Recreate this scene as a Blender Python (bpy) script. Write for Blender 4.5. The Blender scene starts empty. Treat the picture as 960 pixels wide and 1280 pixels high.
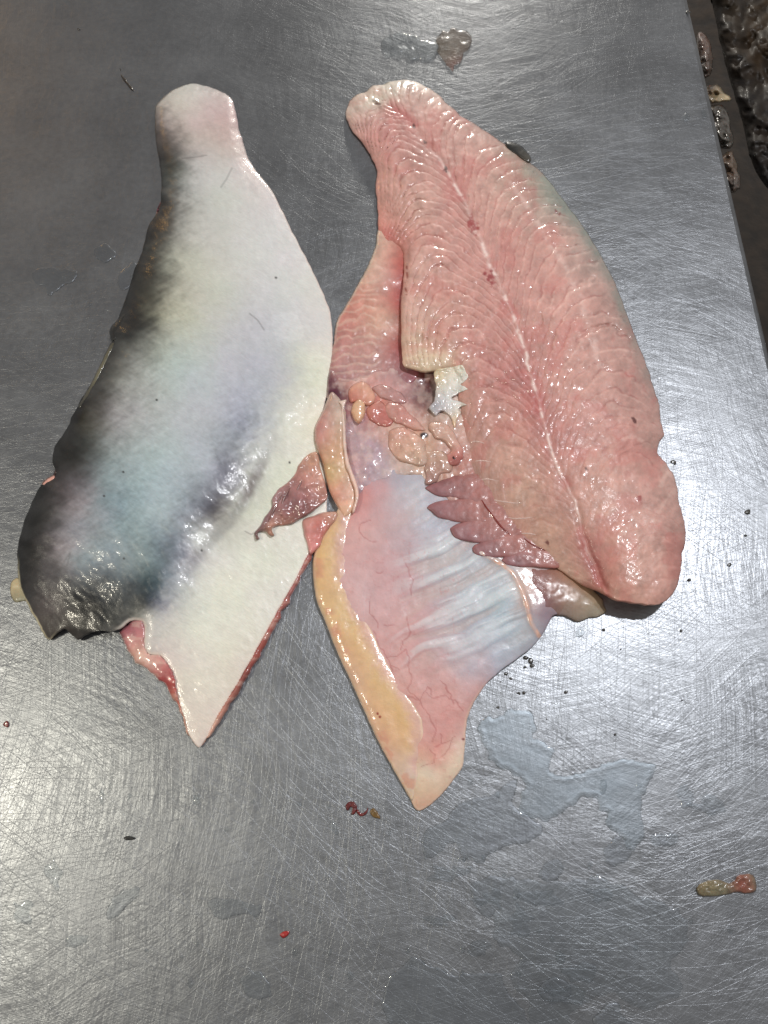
import bpy, bmesh, math, random
import numpy as np
from mathutils import Vector

# ------------------------------------------------------------------ camera, light
S = bpy.context.scene
CAM_H, TILT, F = 0.52, math.radians(22.0), 924.0        # metres above the table, tilt off the plumb line, focal length in px of a 960x1280 frame
cam_d = bpy.data.cameras.new("camera")
cam = bpy.data.objects.new("camera", cam_d)
S.collection.objects.link(cam)
cam.location = (0, 0, CAM_H)
cam.rotation_euler = (TILT, 0, 0)
cam_d.sensor_fit = 'VERTICAL'
cam_d.sensor_height = 36.0
cam_d.lens = 36.0 * F / 1280.0
cam_d.clip_start, cam_d.clip_end = 0.01, 50
S.camera = cam

FW = np.array([0, math.sin(TILT), -math.cos(TILT)])
UP = np.array([0, math.cos(TILT), math.sin(TILT)])


def world_pt(px, py, z=0.0):
    """pixel of the 960x1280 photograph + height above the table -> metres"""
    px, py = np.asarray(px, float), np.asarray(py, float)
    r, d = (px - 480) / F, (py - 640) / F
    dy = FW[1] - UP[1] * d
    dz = FW[2] - UP[2] * d
    t = (z - CAM_H) / dz
    return np.stack([r * t, dy * t, np.zeros_like(t) + z], -1)


def lamp(name, px, py, height, power, color, radius):
    """a bulb whose mirror image in the steel lies at the given pixel"""
    p = world_pt(px, py)
    d = p - np.array([0, 0, CAM_H])
    k = height / -d[2]
    l = bpy.data.lights.new(name, 'POINT')
    l.energy, l.color, l.shadow_soft_size = power, color, radius
    o = bpy.data.objects.new(name, l)
    S.collection.objects.link(o)
    o.location = (p[0] + d[0] * k, p[1] + d[1] * k, height)


w = bpy.data.worlds.new("World")
S.world = w
w.use_nodes = True
w.node_tree.nodes["Background"].inputs[0].default_value = (1.0, 0.96, 0.92, 1)
w.node_tree.nodes["Background"].inputs[1].default_value = 0.28
lamp("ceiling_lamp", 755, 700, 1.15, 38, (0.96, 0.97, 1.0), 0.035)
lamp("warm_lamp", -60, 1010, 0.95, 18, (1.0, 0.93, 0.76), 0.05)
lamp("amber_lamp", -200, -120, 0.8, 4, (1.0, 0.52, 0.13), 0.07)
far = bpy.data.lights.new("far_lamp", 'POINT')          # a bulb low down beyond the far end of the table: it rakes over the meat
far.energy, far.color, far.shadow_soft_size = 44, (1.0, 0.95, 0.86), 0.06
far_o = bpy.data.objects.new("far_lamp", far)
S.collection.objects.link(far_o)
far_o.location = (0.25, 2.6, 0.34)
S.view_settings.view_transform = 'Standard'
S.view_settings.look = 'None'
S.view_settings.gamma = 1
S.view_settings.exposure = 0.0
S.cycles.max_bounces = 8
S.cycles.transparent_max_bounces = 12
S.cycles.sample_clamp_indirect = 4
S.cycles.use_denoising = True

# ------------------------------------------------------------------ helpers: noise, curves, fields
_rng = np.random.RandomState(7)
TAB = _rng.rand(16, 256, 256)


def vn(x, y, seed=0):
    T = TAB[seed % 16]
    x, y = np.asarray(x, float) + 37.3 * seed, np.asarray(y, float) + 11.7 * seed
    xi, yi = np.floor(x).astype(int), np.floor(y).astype(int)
    fx, fy = x - xi, y - yi
    fx, fy = fx * fx * fx * (fx * (fx * 6 - 15) + 10), fy * fy * fy * (fy * (fy * 6 - 15) + 10)
    a, b = T[yi & 255, xi & 255], T[yi & 255, (xi + 1) & 255]
    c, d = T[(yi + 1) & 255, xi & 255], T[(yi + 1) & 255, (xi + 1) & 255]
    return (a + (b - a) * fx) * (1 - fy) + (c + (d - c) * fx) * fy


def fbm(x, y, scale, octv=4, seed=0, gain=0.5):
    """fractal noise about 0, roughly -1..1; scale is the size of the largest blotch"""
    s, amp, tot = 0, 1.0, 0
    x, y = np.asarray(x, float) / scale, np.asarray(y, float) / scale
    for i in range(octv):
        s = s + amp * (vn(x, y, seed + i) * 2 - 1)
        tot += amp
        x, y, amp = x * 2.03 + 5.1, y * 2.03 + 1.7, amp * gain
    return s / tot * 1.6


def sst(a, b, x):
    t = np.clip((x - a) / (b - a), 0, 1)
    return t * t * (3 - 2 * t)


def spline(pts, n=6, closed=True, alpha=0.5):
    P = np.array(pts, float)
    N = len(P)
    out = []
    for i in range(N if closed else N - 1):
        if closed:
            p0, p1, p2, p3 = P[i - 1], P[i], P[(i + 1) % N], P[(i + 2) % N]
        else:
            p0, p1, p2, p3 = P[max(i - 1, 0)], P[i], P[i + 1], P[min(i + 2, N - 1)]
        for k in range(n):
            t = k / n
            m1, m2 = (p2 - p0) * 0.45, (p3 - p1) * 0.45
            t2, t3 = t * t, t * t * t
            out.append((2 * t3 - 3 * t2 + 1) * p1 + (t3 - 2 * t2 + t) * m1 + (-2 * t3 + 3 * t2) * p2 + (t3 - t2) * m2)
    if not closed:
        out.append(P[-1])
    return np.array(out)


def pdist(x, y, poly, closed=True):
    """distance to a polyline, nearest point, arc length there, side sign"""
    A = poly
    B = np.roll(poly, -1, 0) if closed else poly[1:]
    if not closed:
        A = poly[:-1]
    D = B - A
    L2 = (D ** 2).sum(1) + 1e-9
    cum = np.concatenate([[0], np.cumsum(np.sqrt(L2))[:-1]])
    x, y = np.ravel(x), np.ravel(y)
    n = len(x)
    dist, nx, ny, arc, side = (np.empty(n) for _ in range(5))
    step = max(1, 4000000 // len(A))
    for i in range(0, n, step):
        X, Y = x[i:i + step, None], y[i:i + step, None]
        t = np.clip(((X - A[:, 0]) * D[:, 0] + (Y - A[:, 1]) * D[:, 1]) / L2, 0, 1)
        qx, qy = A[:, 0] + t * D[:, 0], A[:, 1] + t * D[:, 1]
        d2 = (X - qx) ** 2 + (Y - qy) ** 2
        j = d2.argmin(1)
        r = np.arange(len(j))
        dist[i:i + step] = np.sqrt(d2[r, j])
        nx[i:i + step], ny[i:i + step] = qx[r, j], qy[r, j]
        arc[i:i + step] = cum[j] + t[r, j] * np.sqrt(L2[j])
        side[i:i + step] = np.sign(D[j, 0] * (Y[:, 0] - A[j, 1]) - D[j, 1] * (X[:, 0] - A[j, 0]))
    return dist, nx, ny, arc, side


def inside(x, y, poly):
    x, y = np.ravel(x), np.ravel(y)
    c = np.zeros(len(x), bool)
    x1, y1 = poly[:, 0], poly[:, 1]
    x2, y2 = np.roll(x1, -1), np.roll(y1, -1)
    for a, b, c2, d in zip(x1, y1, x2, y2):
        if b == d:
            continue
        m = (y < max(b, d)) & (y >= min(b, d))
        if m.any():
            xs = (c2 - a) * (y[m] - b) / (d - b) + a
            c[m] ^= x[m] < xs
    return c


def shep(x, y, pts, power=None, soft=11.0):
    """smooth scattered interpolation (multiquadric) of the last columns of pts (x, y, values...)"""
    P = np.array(pts, float)
    x, y = np.ravel(x), np.ravel(y)
    n = len(P)
    K = -np.sqrt((P[:, None, 0] - P[None, :, 0]) ** 2 + (P[:, None, 1] - P[None, :, 1]) ** 2 + soft ** 2)
    A = np.zeros((n + 1, n + 1))
    A[:n, :n] = K + np.eye(n) * 1.5
    A[:n, n] = A[n, :n] = 1
    W = np.linalg.solve(A, np.concatenate([P[:, 2:], np.zeros((1, P.shape[1] - 2))]))
    out = np.empty((len(x), P.shape[1] - 2))
    step = 20000
    for i in range(0, len(x), step):
        k = -np.sqrt((x[i:i + step, None] - P[:, 0]) ** 2 + (y[i:i + step, None] - P[:, 1]) ** 2 + soft ** 2)
        out[i:i + step] = k @ W[:n] + W[n]
    return np.clip(out, P[:, 2:].min(0), P[:, 2:].max(0))


def lin(c):
    c = np.asarray(c, float) / 255.0
    return np.where(c <= 0.04045, c / 12.92, ((c + 0.055) / 1.055) ** 2.4)


def colpts(rows):
    return [(r[0], r[1], *lin(r[2:5])) for r in rows]


def mixc(c, target, m):
    m = np.clip(m, 0, 1)[:, None]
    return c * (1 - m) + lin(target) * m


# ------------------------------------------------------------------ helpers: objects
def tag(o, label=None, cat=None, group=None, kind=None):
    if label: o["label"] = label
    if cat: o["category"] = cat
    if group: o["group"] = group
    if kind: o["kind"] = kind
    return o


def empty(name, loc):
    o = bpy.data.objects.new(name, None)
    S.collection.objects.link(o)
    o.location = loc
    o.empty_display_size = 0.02
    return o


def link(name, me, mat, parent=None, loc=None):
    o = bpy.data.objects.new(name, me)
    S.collection.objects.link(o)
    if mat: me.materials.append(mat)
    if parent:
        o.parent = parent
        o.location = -Vector(parent.location) if loc is None else loc
    elif loc is not None:
        o.location = loc
    return o


def sheet(name, outline, height, color, mat, parent=None, step=1.6, floor=0.0003, inset=3.0, rough=0.0, smooth_n=6, seed=0):
    """A solid lump: an outline traced on the photograph, a height field (mm) over it, rounded down to a closed underside.
    height(x, y, d) and color(x, y, d) take arrays (d = px from the edge); floor is the height (m) of its underside."""
    poly = spline(outline, smooth_n) if smooth_n > 1 else np.array(outline, float)
    if rough:
        k = np.arange(len(poly))
        tang = np.roll(poly, -1, 0) - np.roll(poly, 1, 0)
        nor = np.stack([-tang[:, 1], tang[:, 0]], 1) / (np.linalg.norm(tang, axis=1)[:, None] + 1e-6)
        poly = poly + nor * (fbm(poly[:, 0], poly[:, 1], 9, 3, 3 + seed) * rough)[:, None]
    x0, y0 = poly.min(0) - 2 * step
    x1, y1 = poly.max(0) + 2 * step
    gx, gy = np.meshgrid(np.arange(x0, x1, step), np.arange(y0, y1, step))
    ny_, nx_ = gx.shape
    X, Y = gx.ravel(), gy.ravel()
    ins = inside(X, Y, poly)
    I2 = ins.reshape(ny_, nx_)
    cell = (I2[:-1, :-1].astype(int) + I2[1:, :-1] + I2[:-1, 1:] + I2[1:, 1:]) >= 2
    cy, cx = np.nonzero(cell)
    v00 = cy * nx_ + cx
    quads = np.stack([v00, v00 + nx_, v00 + nx_ + 1, v00 + 1], 1)
    used = np.unique(quads)
    remap = -np.ones(nx_ * ny_, int)
    remap[used] = np.arange(len(used))
    X, Y, ins = X[used], Y[used], ins[used]
    quads = remap[quads]
    # boundary edges
    e = np.concatenate([quads[:, [0, 1]], quads[:, [1, 2]], quads[:, [2, 3]], quads[:, [3, 0]]])
    key = np.sort(e, 1)
    kk = key[:, 0].astype(np.int64) * len(X) + key[:, 1]
    u, idx, cnt = np.unique(kk, return_index=True, return_counts=True)
    be = e[idx[cnt == 1]]
    bv = np.unique(be)
    d, qx, qy, _, _ = pdist(X, Y, poly)
    onb = np.zeros(len(X), bool)
    onb[bv] = True
    onb |= ~ins
    X = np.where(onb, qx, X)
    Y = np.where(onb, qy, Y)
    d = np.where(onb, 0, d)
    h = np.maximum(height(X, Y, d) / 1000.0, np.asarray(floor) + 0.0002)
    P = world_pt(X, Y, h)
    col = color(X, Y, d)
    if col.shape[1] == 3: col = np.concatenate([col, np.ones((len(col), 1))], 1)
    # underside ring, drawn in towards the inside
    c = np.array([X.mean(), Y.mean()])
    bx, by = X[bv], Y[bv]
    tx, ty = np.zeros(len(X)), np.zeros(len(X))
    np.add.at(tx, be[:, 0], X[be[:, 1]] - X[be[:, 0]]); np.add.at(tx, be[:, 1], X[be[:, 1]] - X[be[:, 0]])
    np.add.at(ty, be[:, 0], Y[be[:, 1]] - Y[be[:, 0]]); np.add.at(ty, be[:, 1], Y[be[:, 1]] - Y[be[:, 0]])
    ln = np.hypot(tx, ty) + 1e-6
    inx, iny = ty / ln, -tx / ln
    tst = inside(bx + inx[bv] * 1.5, by + iny[bv] * 1.5, poly).mean()
    if tst < 0.5: inx, iny = -inx, -iny
    hb = h[bv]
    rings, last = [], bv
    off = len(P)
    allP, allC, faces = [P], [col], [quads]
    pxm = F / (CAM_H * 1.08)                      # px per metre, roughly
    for fr_in, fr_z in ((0.25, 0.55), (1.0, 0.0)):
        amt = inset * fr_in + (0.35 * fr_in) * (hb - np.asarray(floor)) * pxm * 0.5
        zz = np.asarray(floor) + (hb - np.asarray(floor)) * fr_z
        # straight below the rim point, then drawn inwards
        base = P[bv].copy()
        inw = world_pt(bx + inx[bv] * amt, by + iny[bv] * amt, hb) - base
        base = base + inw
        base[:, 2] = zz
        rng_idx = np.arange(off, off + len(bv))
        m = -np.ones(len(X), int); m[bv] = rng_idx
        lastmap = -np.ones(len(X), int); lastmap[bv] = last if len(rings) else bv
        faces.append(np.stack([be[:, 1], be[:, 0], be[:, 0], be[:, 1]], 1) * 0 + np.stack([lastmap[be[:, 1]], lastmap[be[:, 0]], m[be[:, 0]], m[be[:, 1]]], 1))
        allP.append(base); allC.append(col[bv] * np.array([0.9, 0.9, 0.9, 1]))
        rings.append(rng_idx); last = rng_idx
        off += len(bv)
    P, col, Q = np.concatenate(allP), np.concatenate(allC), np.concatenate(faces)
    org = np.array(parent.location) if parent else np.array(world_pt(*c, 0.0)) * 1
    me = bpy.data.meshes.new(name)
    me.vertices.add(len(P))
    me.vertices.foreach_set("co", (P - org).astype(np.float32).ravel())
    me.loops.add(len(Q) * 4)
    me.loops.foreach_set("vertex_index", Q[:, ::-1].astype(np.int32).ravel() if False else Q.astype(np.int32).ravel())
    me.polygons.add(len(Q))
    me.polygons.foreach_set("loop_start", (np.arange(len(Q)) * 4).astype(np.int32))
    me.polygons.foreach_set("use_smooth", np.ones(len(Q), bool))
    at = me.attributes.new("col", 'FLOAT_COLOR', 'POINT')
    at.data.foreach_set("color", np.clip(col, 0.002, 1.0).astype(np.float32).ravel())
    me.update(calc_edges=True)
    me.validate()
    o = link(name, me, mat, parent, loc=(0, 0, 0) if parent else Vector(org))
    return o


def prof(d, R):
    """rounded edge, 0 at the rim to 1 at R px inside"""
    t = np.clip(d / R, 0, 1)
    return np.sqrt(1 - (1 - t) ** 2)


def dome(d, R):
    t = np.clip(d / R, 0, 1)
    return t * (2 - t)


def tubes(name, lines, mat, parent=None, seg=6, col=None):
    """thin round strands: each line is an array of world points with a radius"""
    V, Fc = [], []
    for pts, rad in lines:
        pts = np.array(pts)
        n = len(pts)
        rad = np.broadcast_to(rad, n)
        T = np.gradient(pts, axis=0)
        T /= np.linalg.norm(T, axis=1)[:, None] + 1e-9
        A = np.cross(T, [0, 0, 1.0]); A /= np.linalg.norm(A, axis=1)[:, None] + 1e-9
        B = np.cross(A, T)
        o = len(V)
        for i in range(n):
            for k in range(seg):
                a = 2 * math.pi * k / seg
                V.append(pts[i] + (A[i] * math.cos(a) + B[i] * math.sin(a)) * rad[i])
        for i in range(n - 1):
            for k in range(seg):
                Fc.append((o + i * seg + k, o + i * seg + (k + 1) % seg, o + (i + 1) * seg + (k + 1) % seg, o + (i + 1) * seg + k))
        Fc.append(tuple(o + k for k in range(seg))[::-1]); Fc.append(tuple(o + (n - 1) * seg + k for k in range(seg)))
    V = np.array(V)
    org = np.array(parent.location) if parent else V.mean(0) * [1, 1, 0]
    me = bpy.data.meshes.new(name)
    me.from_pydata((V - org).tolist(), [], Fc)
    me.polygons.foreach_set("use_smooth", np.ones(len(me.polygons), bool))
    return link(name, me, mat, parent, loc=(0, 0, 0) if parent else Vector(org))


# ------------------------------------------------------------------ materials
def newmat(name):
    m = bpy.data.materials.new(name)
    m.use_nodes = True
    nt = m.node_tree
    return m, nt, nt.nodes["Principled BSDF"], nt.nodes["Material Output"]


def nd(nt, typ, **kw):
    n = nt.nodes.new(typ)
    for k, v in kw.items():
        if k.startswith("i_"):
            key = k[2:]
            n.inputs[int(key) if key.isdigit() else key.replace("_", " ")].default_value = v
        else:
            setattr(n, k, v)
    return n


def mth(nt, op, a, b=None, c=None, clamp=False):
    n = nt.nodes.new("ShaderNodeMath")
    n.operation, n.use_clamp = op, clamp
    for i, v in enumerate((a, b, c)):
        if v is None: continue
        if isinstance(v, (int, float)): n.inputs[i].default_value = v
        else: nt.links.new(v, n.inputs[i])
    return n.outputs[0]


def wetmat(name, rough=0.3, sss=0.25, sss_scale=0.004, bump=0.25, bump_scale=900, coat=0.5, spec=0.5, var=0.12, radius=(1.0, 0.35, 0.25), alpha=1.0, film=350.0, coat_rough=0.13, stria=0.0):
    m, nt, p, out = newmat(name)
    L = nt.links.new
    at = nd(nt, "ShaderNodeAttribute", attribute_name="col")
    tc = nd(nt, "ShaderNodeTexCoord")
    n1 = nd(nt, "ShaderNodeTexNoise", i_Scale=bump_scale, i_Detail=3.0, i_Roughness=0.6)
    n2 = nd(nt, "ShaderNodeTexNoise", i_Scale=film, i_Detail=2.0)
    n3 = nd(nt, "ShaderNodeTexNoise", i_Scale=90.0, i_Detail=4.0)
    for n in (n1, n2, n3): L(tc.outputs["Object"], n.inputs["Vector"])
    v = mth(nt, 'MULTIPLY_ADD', n1.outputs[0], var * 2, 1 - var)
    if stria:
        mp = nd(nt, "ShaderNodeMapping"); mp.inputs["Rotation"].default_value = (0, 0, 0.55)
        mp2 = nd(nt, "ShaderNodeMapping"); mp2.inputs["Scale"].default_value = (260, 1500, 260)
        L(tc.outputs["Object"], mp.inputs["Vector"]); L(mp.outputs[0], mp2.inputs["Vector"])
        ns = nd(nt, "ShaderNodeTexNoise", i_Scale=1.0, i_Detail=3.0, i_Roughness=0.6); L(mp2.outputs[0], ns.inputs["Vector"])
        v = mth(nt, 'MULTIPLY', v, mth(nt, 'MULTIPLY_ADD', ns.outputs[0], stria * 2, 1 - stria))
    mx = nd(nt, "ShaderNodeMix", data_type='RGBA', blend_type='MULTIPLY')
    mx.inputs["Factor"].default_value = 1.0
    L(at.outputs["Color"], mx.inputs["A"])
    cmb = nd(nt, "ShaderNodeCombineColor")
    for i in range(3): L(v, cmb.inputs[i])
    L(cmb.outputs[0], mx.inputs["B"])
    L(mx.outputs["Result"], p.inputs["Base Color"])
    r = mth(nt, 'MULTIPLY_ADD', n3.outputs[0], 0.30, rough - 0.15, clamp=True)
    L(r, p.inputs["Roughness"])
    b = nd(nt, "ShaderNodeBump", i_Strength=bump, i_Distance=0.0006)
    L(n1.outputs[0], b.inputs["Height"])
    L(b.outputs[0], p.inputs["Normal"])
    b2 = nd(nt, "ShaderNodeBump", i_Strength=bump * 0.7, i_Distance=0.0012)
    L(n2.outputs[0], b2.inputs["Height"])
    L(b2.outputs[0], p.inputs["Coat Normal"])
    L(mth(nt, 'MULTIPLY', at.outputs["Alpha"], coat), p.inputs["Coat Weight"])
    p.inputs["Coat Roughness"].default_value = coat_rough
    p.inputs["Coat IOR"].default_value = 1.45
    p.inputs["Specular IOR Level"].default_value = spec
    if sss:
        p.inputs["Subsurface Weight"].default_value = sss
        p.inputs["Subsurface Radius"].default_value = radius
        p.inputs["Subsurface Scale"].default_value = sss_scale
    if alpha < 1: p.inputs["Alpha"].default_value = alpha
    return m


def steel():
    m, nt, p, out = newmat("scratched_steel")
    L = nt.links.new
    geo = nd(nt, "ShaderNodeNewGeometry")
    wn = nd(nt, "ShaderNodeTexNoise", noise_dimensions='2D', i_Scale=5.0, i_Detail=1.0)
    L(geo.outputs["Position"], wn.inputs["Vector"])
    sub = nd(nt, "ShaderNodeVectorMath", operation='SUBTRACT')
    L(wn.outputs["Color"], sub.inputs[0]); sub.inputs[1].default_value = (0.5, 0.5, 0.5)
    wp = nd(nt, "ShaderNodeVectorMath", operation='MULTIPLY_ADD')
    L(sub.outputs[0], wp.inputs[0]); wp.inputs[1].default_value = (0.025, 0.025, 0); L(geo.outputs["Position"], wp.inputs[2])
    rs = random.Random(5)
    sx = sy = None
    # angle, scratch length scale, spacing scale, slope, width
    layers = []
    for i in range(15):     # separate straight scratches
        layers.append((math.pi * (i + rs.uniform(-.4, .4)) / 15, rs.uniform(5, 14), rs.uniform(240, 520), rs.uniform(0.12, 0.30), rs.uniform(0.04, 0.08)))
    for i in range(6):      # overall fine brushing
        layers.append((math.pi * (i + .5 + rs.uniform(-.3, .3)) / 6, rs.uniform(8, 18), rs.uniform(1200, 2400), 0.075, None))
    for th, a, b, slope, wd in layers:
        mp = nd(nt, "ShaderNodeMapping")
        mp.inputs["Rotation"].default_value = (0, 0, -th)
        mp2 = nd(nt, "ShaderNodeMapping")
        mp2.inputs["Scale"].default_value = (a, b, 1)
        mp2.inputs["Location"].default_value = (rs.uniform(20, 90), rs.uniform(900, 1900), 0)
        L(wp.outputs[0], mp.inputs["Vector"]); L(mp.outputs[0], mp2.inputs["Vector"])
        if wd:
            sep = nd(nt, "ShaderNodeSeparateXYZ"); L(mp2.outputs[0], sep.inputs[0])
            idn = mth(nt, 'FLOOR', sep.outputs[1])
            fr = mth(nt, 'SUBTRACT', sep.outputs[1], idn)
            wno = nd(nt, "ShaderNodeTexWhiteNoise", noise_dimensions='1D'); L(idn, wno.inputs["W"])
            rnd = wno.outputs["Value"]
            dx = mth(nt, 'DIVIDE', mth(nt, 'SUBTRACT', fr, mth(nt, 'MULTIPLY_ADD', rnd, 0.6, 0.2)), wd)
            msk = mth(nt, 'SUBTRACT', 1.0, mth(nt, 'ABSOLUTE', dx), clamp=True)
            gv = nd(nt, "ShaderNodeCombineXYZ")
            L(mth(nt, 'MULTIPLY_ADD', rnd, 57.0, sep.outputs[0]), gv.inputs[0]); L(mth(nt, 'MULTIPLY', idn, 3.7), gv.inputs[1])
            gn = nd(nt, "ShaderNodeTexNoise", noise_dimensions='2D', i_Scale=1.0, i_Detail=0.0); L(gv.outputs[0], gn.inputs["Vector"])
            gate = mth(nt, 'MULTIPLY', mth(nt, 'SUBTRACT', gn.outputs[0], 0.50), 7.0, clamp=True)
            s = mth(nt, 'MULTIPLY', mth(nt, 'MULTIPLY', mth(nt, 'SIGN', dx), mth(nt, 'POWER', msk, 0.5)), mth(nt, 'MULTIPLY', gate, slope))
        else:
            n = nd(nt, "ShaderNodeTexNoise", noise_dimensions='2D', i_Scale=1.0, i_Detail=0.0)
            L(mp2.outputs[0], n.inputs["Vector"])
            s = mth(nt, 'MULTIPLY', mth(nt, 'SUBTRACT', n.outputs[0], 0.5), slope * 2.0)
        X = mth(nt, 'MULTIPLY', s, -math.sin(th)); Y = mth(nt, 'MULTIPLY', s, math.cos(th))
        sx = X if sx is None else mth(nt, 'ADD', sx, X)
        sy = Y if sy is None else mth(nt, 'ADD', sy, Y)
    cv = nd(nt, "ShaderNodeCombineXYZ"); L(sx, cv.inputs[0]); L(sy, cv.inputs[1]); cv.inputs[2].default_value = 0
    add = nd(nt, "ShaderNodeVectorMath", operation='ADD'); L(geo.outputs["Normal"], add.inputs[0]); L(cv.outputs[0], add.inputs[1])
    nn = nd(nt, "ShaderNodeVectorMath", operation='NORMALIZE'); L(add.outputs[0], nn.inputs[0])
    L(nn.outputs[0], p.inputs["Normal"])
    # smears and dull patches
    sm = nd(nt, "ShaderNodeTexNoise", noise_dimensions='2D', i_Scale=14.0, i_Detail=6.0, i_Roughness=0.6)
    L(wp.outputs[0], sm.inputs["Vector"])
    fine = nd(nt, "ShaderNodeTexNoise", noise_dimensions='2D', i_Scale=160.0, i_Detail=4.0, i_Roughness=0.65)
    L(geo.outputs["Position"], fine.inputs["Vector"])
    r = mth(nt, 'MULTIPLY_ADD', sm.outputs[0], 0.18, 0.285)
    r = mth(nt, 'MULTIPLY_ADD', fine.outputs[0], 0.06, r, clamp=True)
    L(r, p.inputs["Roughness"])
    cr = nd(nt, "ShaderNodeValToRGB")
    cr.color_ramp.elements[0].position, cr.color_ramp.elements[0].color = 0.25, (0.235, 0.245, 0.262, 1)
    cr.color_ramp.elements[1].position, cr.color_ramp.elements[1].color = 0.75, (0.325, 0.339, 0.36, 1)
    mix = mth(nt, 'MULTIPLY_ADD', fine.outputs[0], 0.5, mth(nt, 'MULTIPLY', sm.outputs[0], 0.5))
    L(mix, cr.inputs[0])
    L(cr.outputs[0], p.inputs["Base Color"])
    p.inputs["Metallic"].default_value = 1.0
    return m


def simple(name, color, rough=0.5, metallic=0.0, coat=0.0, bump=0.0, scale=200, var=0.25):
    m, nt, p, out = newmat(name)
    L = nt.links.new
    tc = nd(nt, "ShaderNodeTexCoord")
    n = nd(nt, "ShaderNodeTexNoise", i_Scale=scale, i_Detail=4.0)
    L(tc.outputs["Object"], n.inputs["Vector"])
    cr = nd(nt, "ShaderNodeValToRGB")
    cr.color_ramp.elements[0].position, cr.color_ramp.elements[1].position = 0.3, 0.7
    cr.color_ramp.elements[0].color = tuple(c * (1 - var) for c in color) + (1,)
    cr.color_ramp.elements[1].color = tuple(min(1, c * (1 + var)) for c in color) + (1,)
    L(n.outputs[0], cr.inputs[0]); L(cr.outputs[0], p.inputs["Base Color"])
    p.inputs["Roughness"].default_value = rough
    p.inputs["Metallic"].default_value = metallic
    p.inputs["Coat Weight"].default_value = coat
    p.inputs["Coat Roughness"].default_value = 0.06
    if bump:
        b = nd(nt, "ShaderNodeBump", i_Strength=bump, i_Distance=0.003)
        L(n.outputs[0], b.inputs["Height"]); L(b.outputs[0], p.inputs["Normal"])
    return m


def water_film(name, tint, opacity, rough=0.25):
    """a thin layer of water on steel: see-through, it fills the scratches so the metal looks smoother, and its surface glints"""
    m, nt, p, out = newmat(name)
    L = nt.links.new
    tr = nd(nt, "ShaderNodeBsdfTransparent"); tr.inputs[0].default_value = (0.95, 0.965, 0.97, 1)
    p.inputs["Base Color"].default_value = tint + (1,)
    p.inputs["Metallic"].default_value = 1.0
    p.inputs["Roughness"].default_value = rough
    ms = nd(nt, "ShaderNodeMixShader")
    tc = nd(nt, "ShaderNodeTexCoord")
    n = nd(nt, "ShaderNodeTexNoise", i_Scale=50.0, i_Detail=4.0); L(tc.outputs["Object"], n.inputs["Vector"])
    fac = mth(nt, 'MULTIPLY_ADD', n.outputs[0], 0.5, opacity - 0.25, clamp=True)
    gl = nd(nt, "ShaderNodeBsdfGlossy"); gl.inputs["Roughness"].default_value = 0.05
    lw = nd(nt, "ShaderNodeLayerWeight", i_Blend=0.5)
    frn = mth(nt, 'MULTIPLY_ADD', mth(nt, 'POWER', lw.outputs["Facing"], 5.0), 0.9, 0.03)
    L(fac, ms.inputs[0]); L(tr.outputs[0], ms.inputs[1]); L(p.outputs[0], ms.inputs[2])
    m2 = nd(nt, "ShaderNodeMixShader")
    L(frn, m2.inputs[0]); L(ms.outputs[0], m2.inputs[1]); L(gl.outputs[0], m2.inputs[2])
    L(m2.outputs[0], out.inputs["Surface"])
    return m


M_steel = steel()
M_skin = wetmat("fish_skin", rough=0.34, sss=0.05, sss_scale=0.0015, bump=0.26, bump_scale=1300, coat=0.95, var=0.08, film=700, stria=0.20, coat_rough=0.10)
M_flesh = wetmat("fish_flesh", rough=0.48, sss=0.12, sss_scale=0.0015, bump=0.18, bump_scale=900, coat=0.75, var=0.08, film=480)
M_wet = wetmat("wet_tissue", rough=0.40, sss=0.20, sss_scale=0.0022, bump=0.18, bump_scale=600, coat=0.9, var=0.06, film=330)
M_fat = wetmat("yellow_fat", rough=0.42, sss=0.22, sss_scale=0.0022, bump=0.26, bump_scale=500, coat=0.85, var=0.05, radius=(1, .6, .25), film=420)
M_gel = wetmat("clear_membrane", rough=0.30, sss=0.1, bump=0.03, bump_scale=300, coat=0.5, var=0.05, alpha=0.82, film=200)
M_smear = wetmat("brown_slime", rough=0.30, sss=0, bump=0.1, bump_scale=300, coat=0.9, var=0.2, alpha=0.45, film=250)


# ------------------------------------------------------------------ the table and what lies beyond its edge
def build_table():
    xe = float(world_pt(862, 0)[0] + world_pt(960, 430)[0]) / 2
    x0, y0, y1 = -1.0, -0.55, 0.84
    bm = bmesh.new()
    # profile of the rolled right-hand edge, swept along y
    R = 0.006
    prof_ = [(x0, 0.0), (-0.3, 0), (0.2, 0), (xe - R, 0.0)]
    for k in range(1, 7):
        a = math.pi / 2 * k / 6
        prof_.append((xe - R + R * math.sin(a), -R + R * math.cos(a)))
    prof_ += [(xe, -0.040), (xe - 0.0015, -0.0405), (xe - 0.002, -0.010), (x0, -0.010)]
    rows = []
    for y in (y0, y1):
        rows.append([bm.verts.new((x, y, z)) for x, z in prof_])
    n = len(prof_)
    for i in range(n):
        bm.faces.new((rows[0][i], rows[1][i], rows[1][(i + 1) % n], rows[0][(i + 1) % n]))
    bm.faces.new(rows[0]); bm.faces.new(rows[1][::-1])
    bmesh.ops.recalc_face_normals(bm, faces=bm.faces)
    me = bpy.data.meshes.new("table_top")
    bm.to_mesh(me); bm.free()
    for p in me.polygons: p.use_smooth = abs(p.normal.y) < .5 and abs(p.normal.z) < .999 and p.normal.x > .05
    o = link("table_top", me, M_steel)
    tag(o, "scratched stainless steel table top with a rolled edge", "table", kind="structure")
    return xe


XE = build_table()

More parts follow.
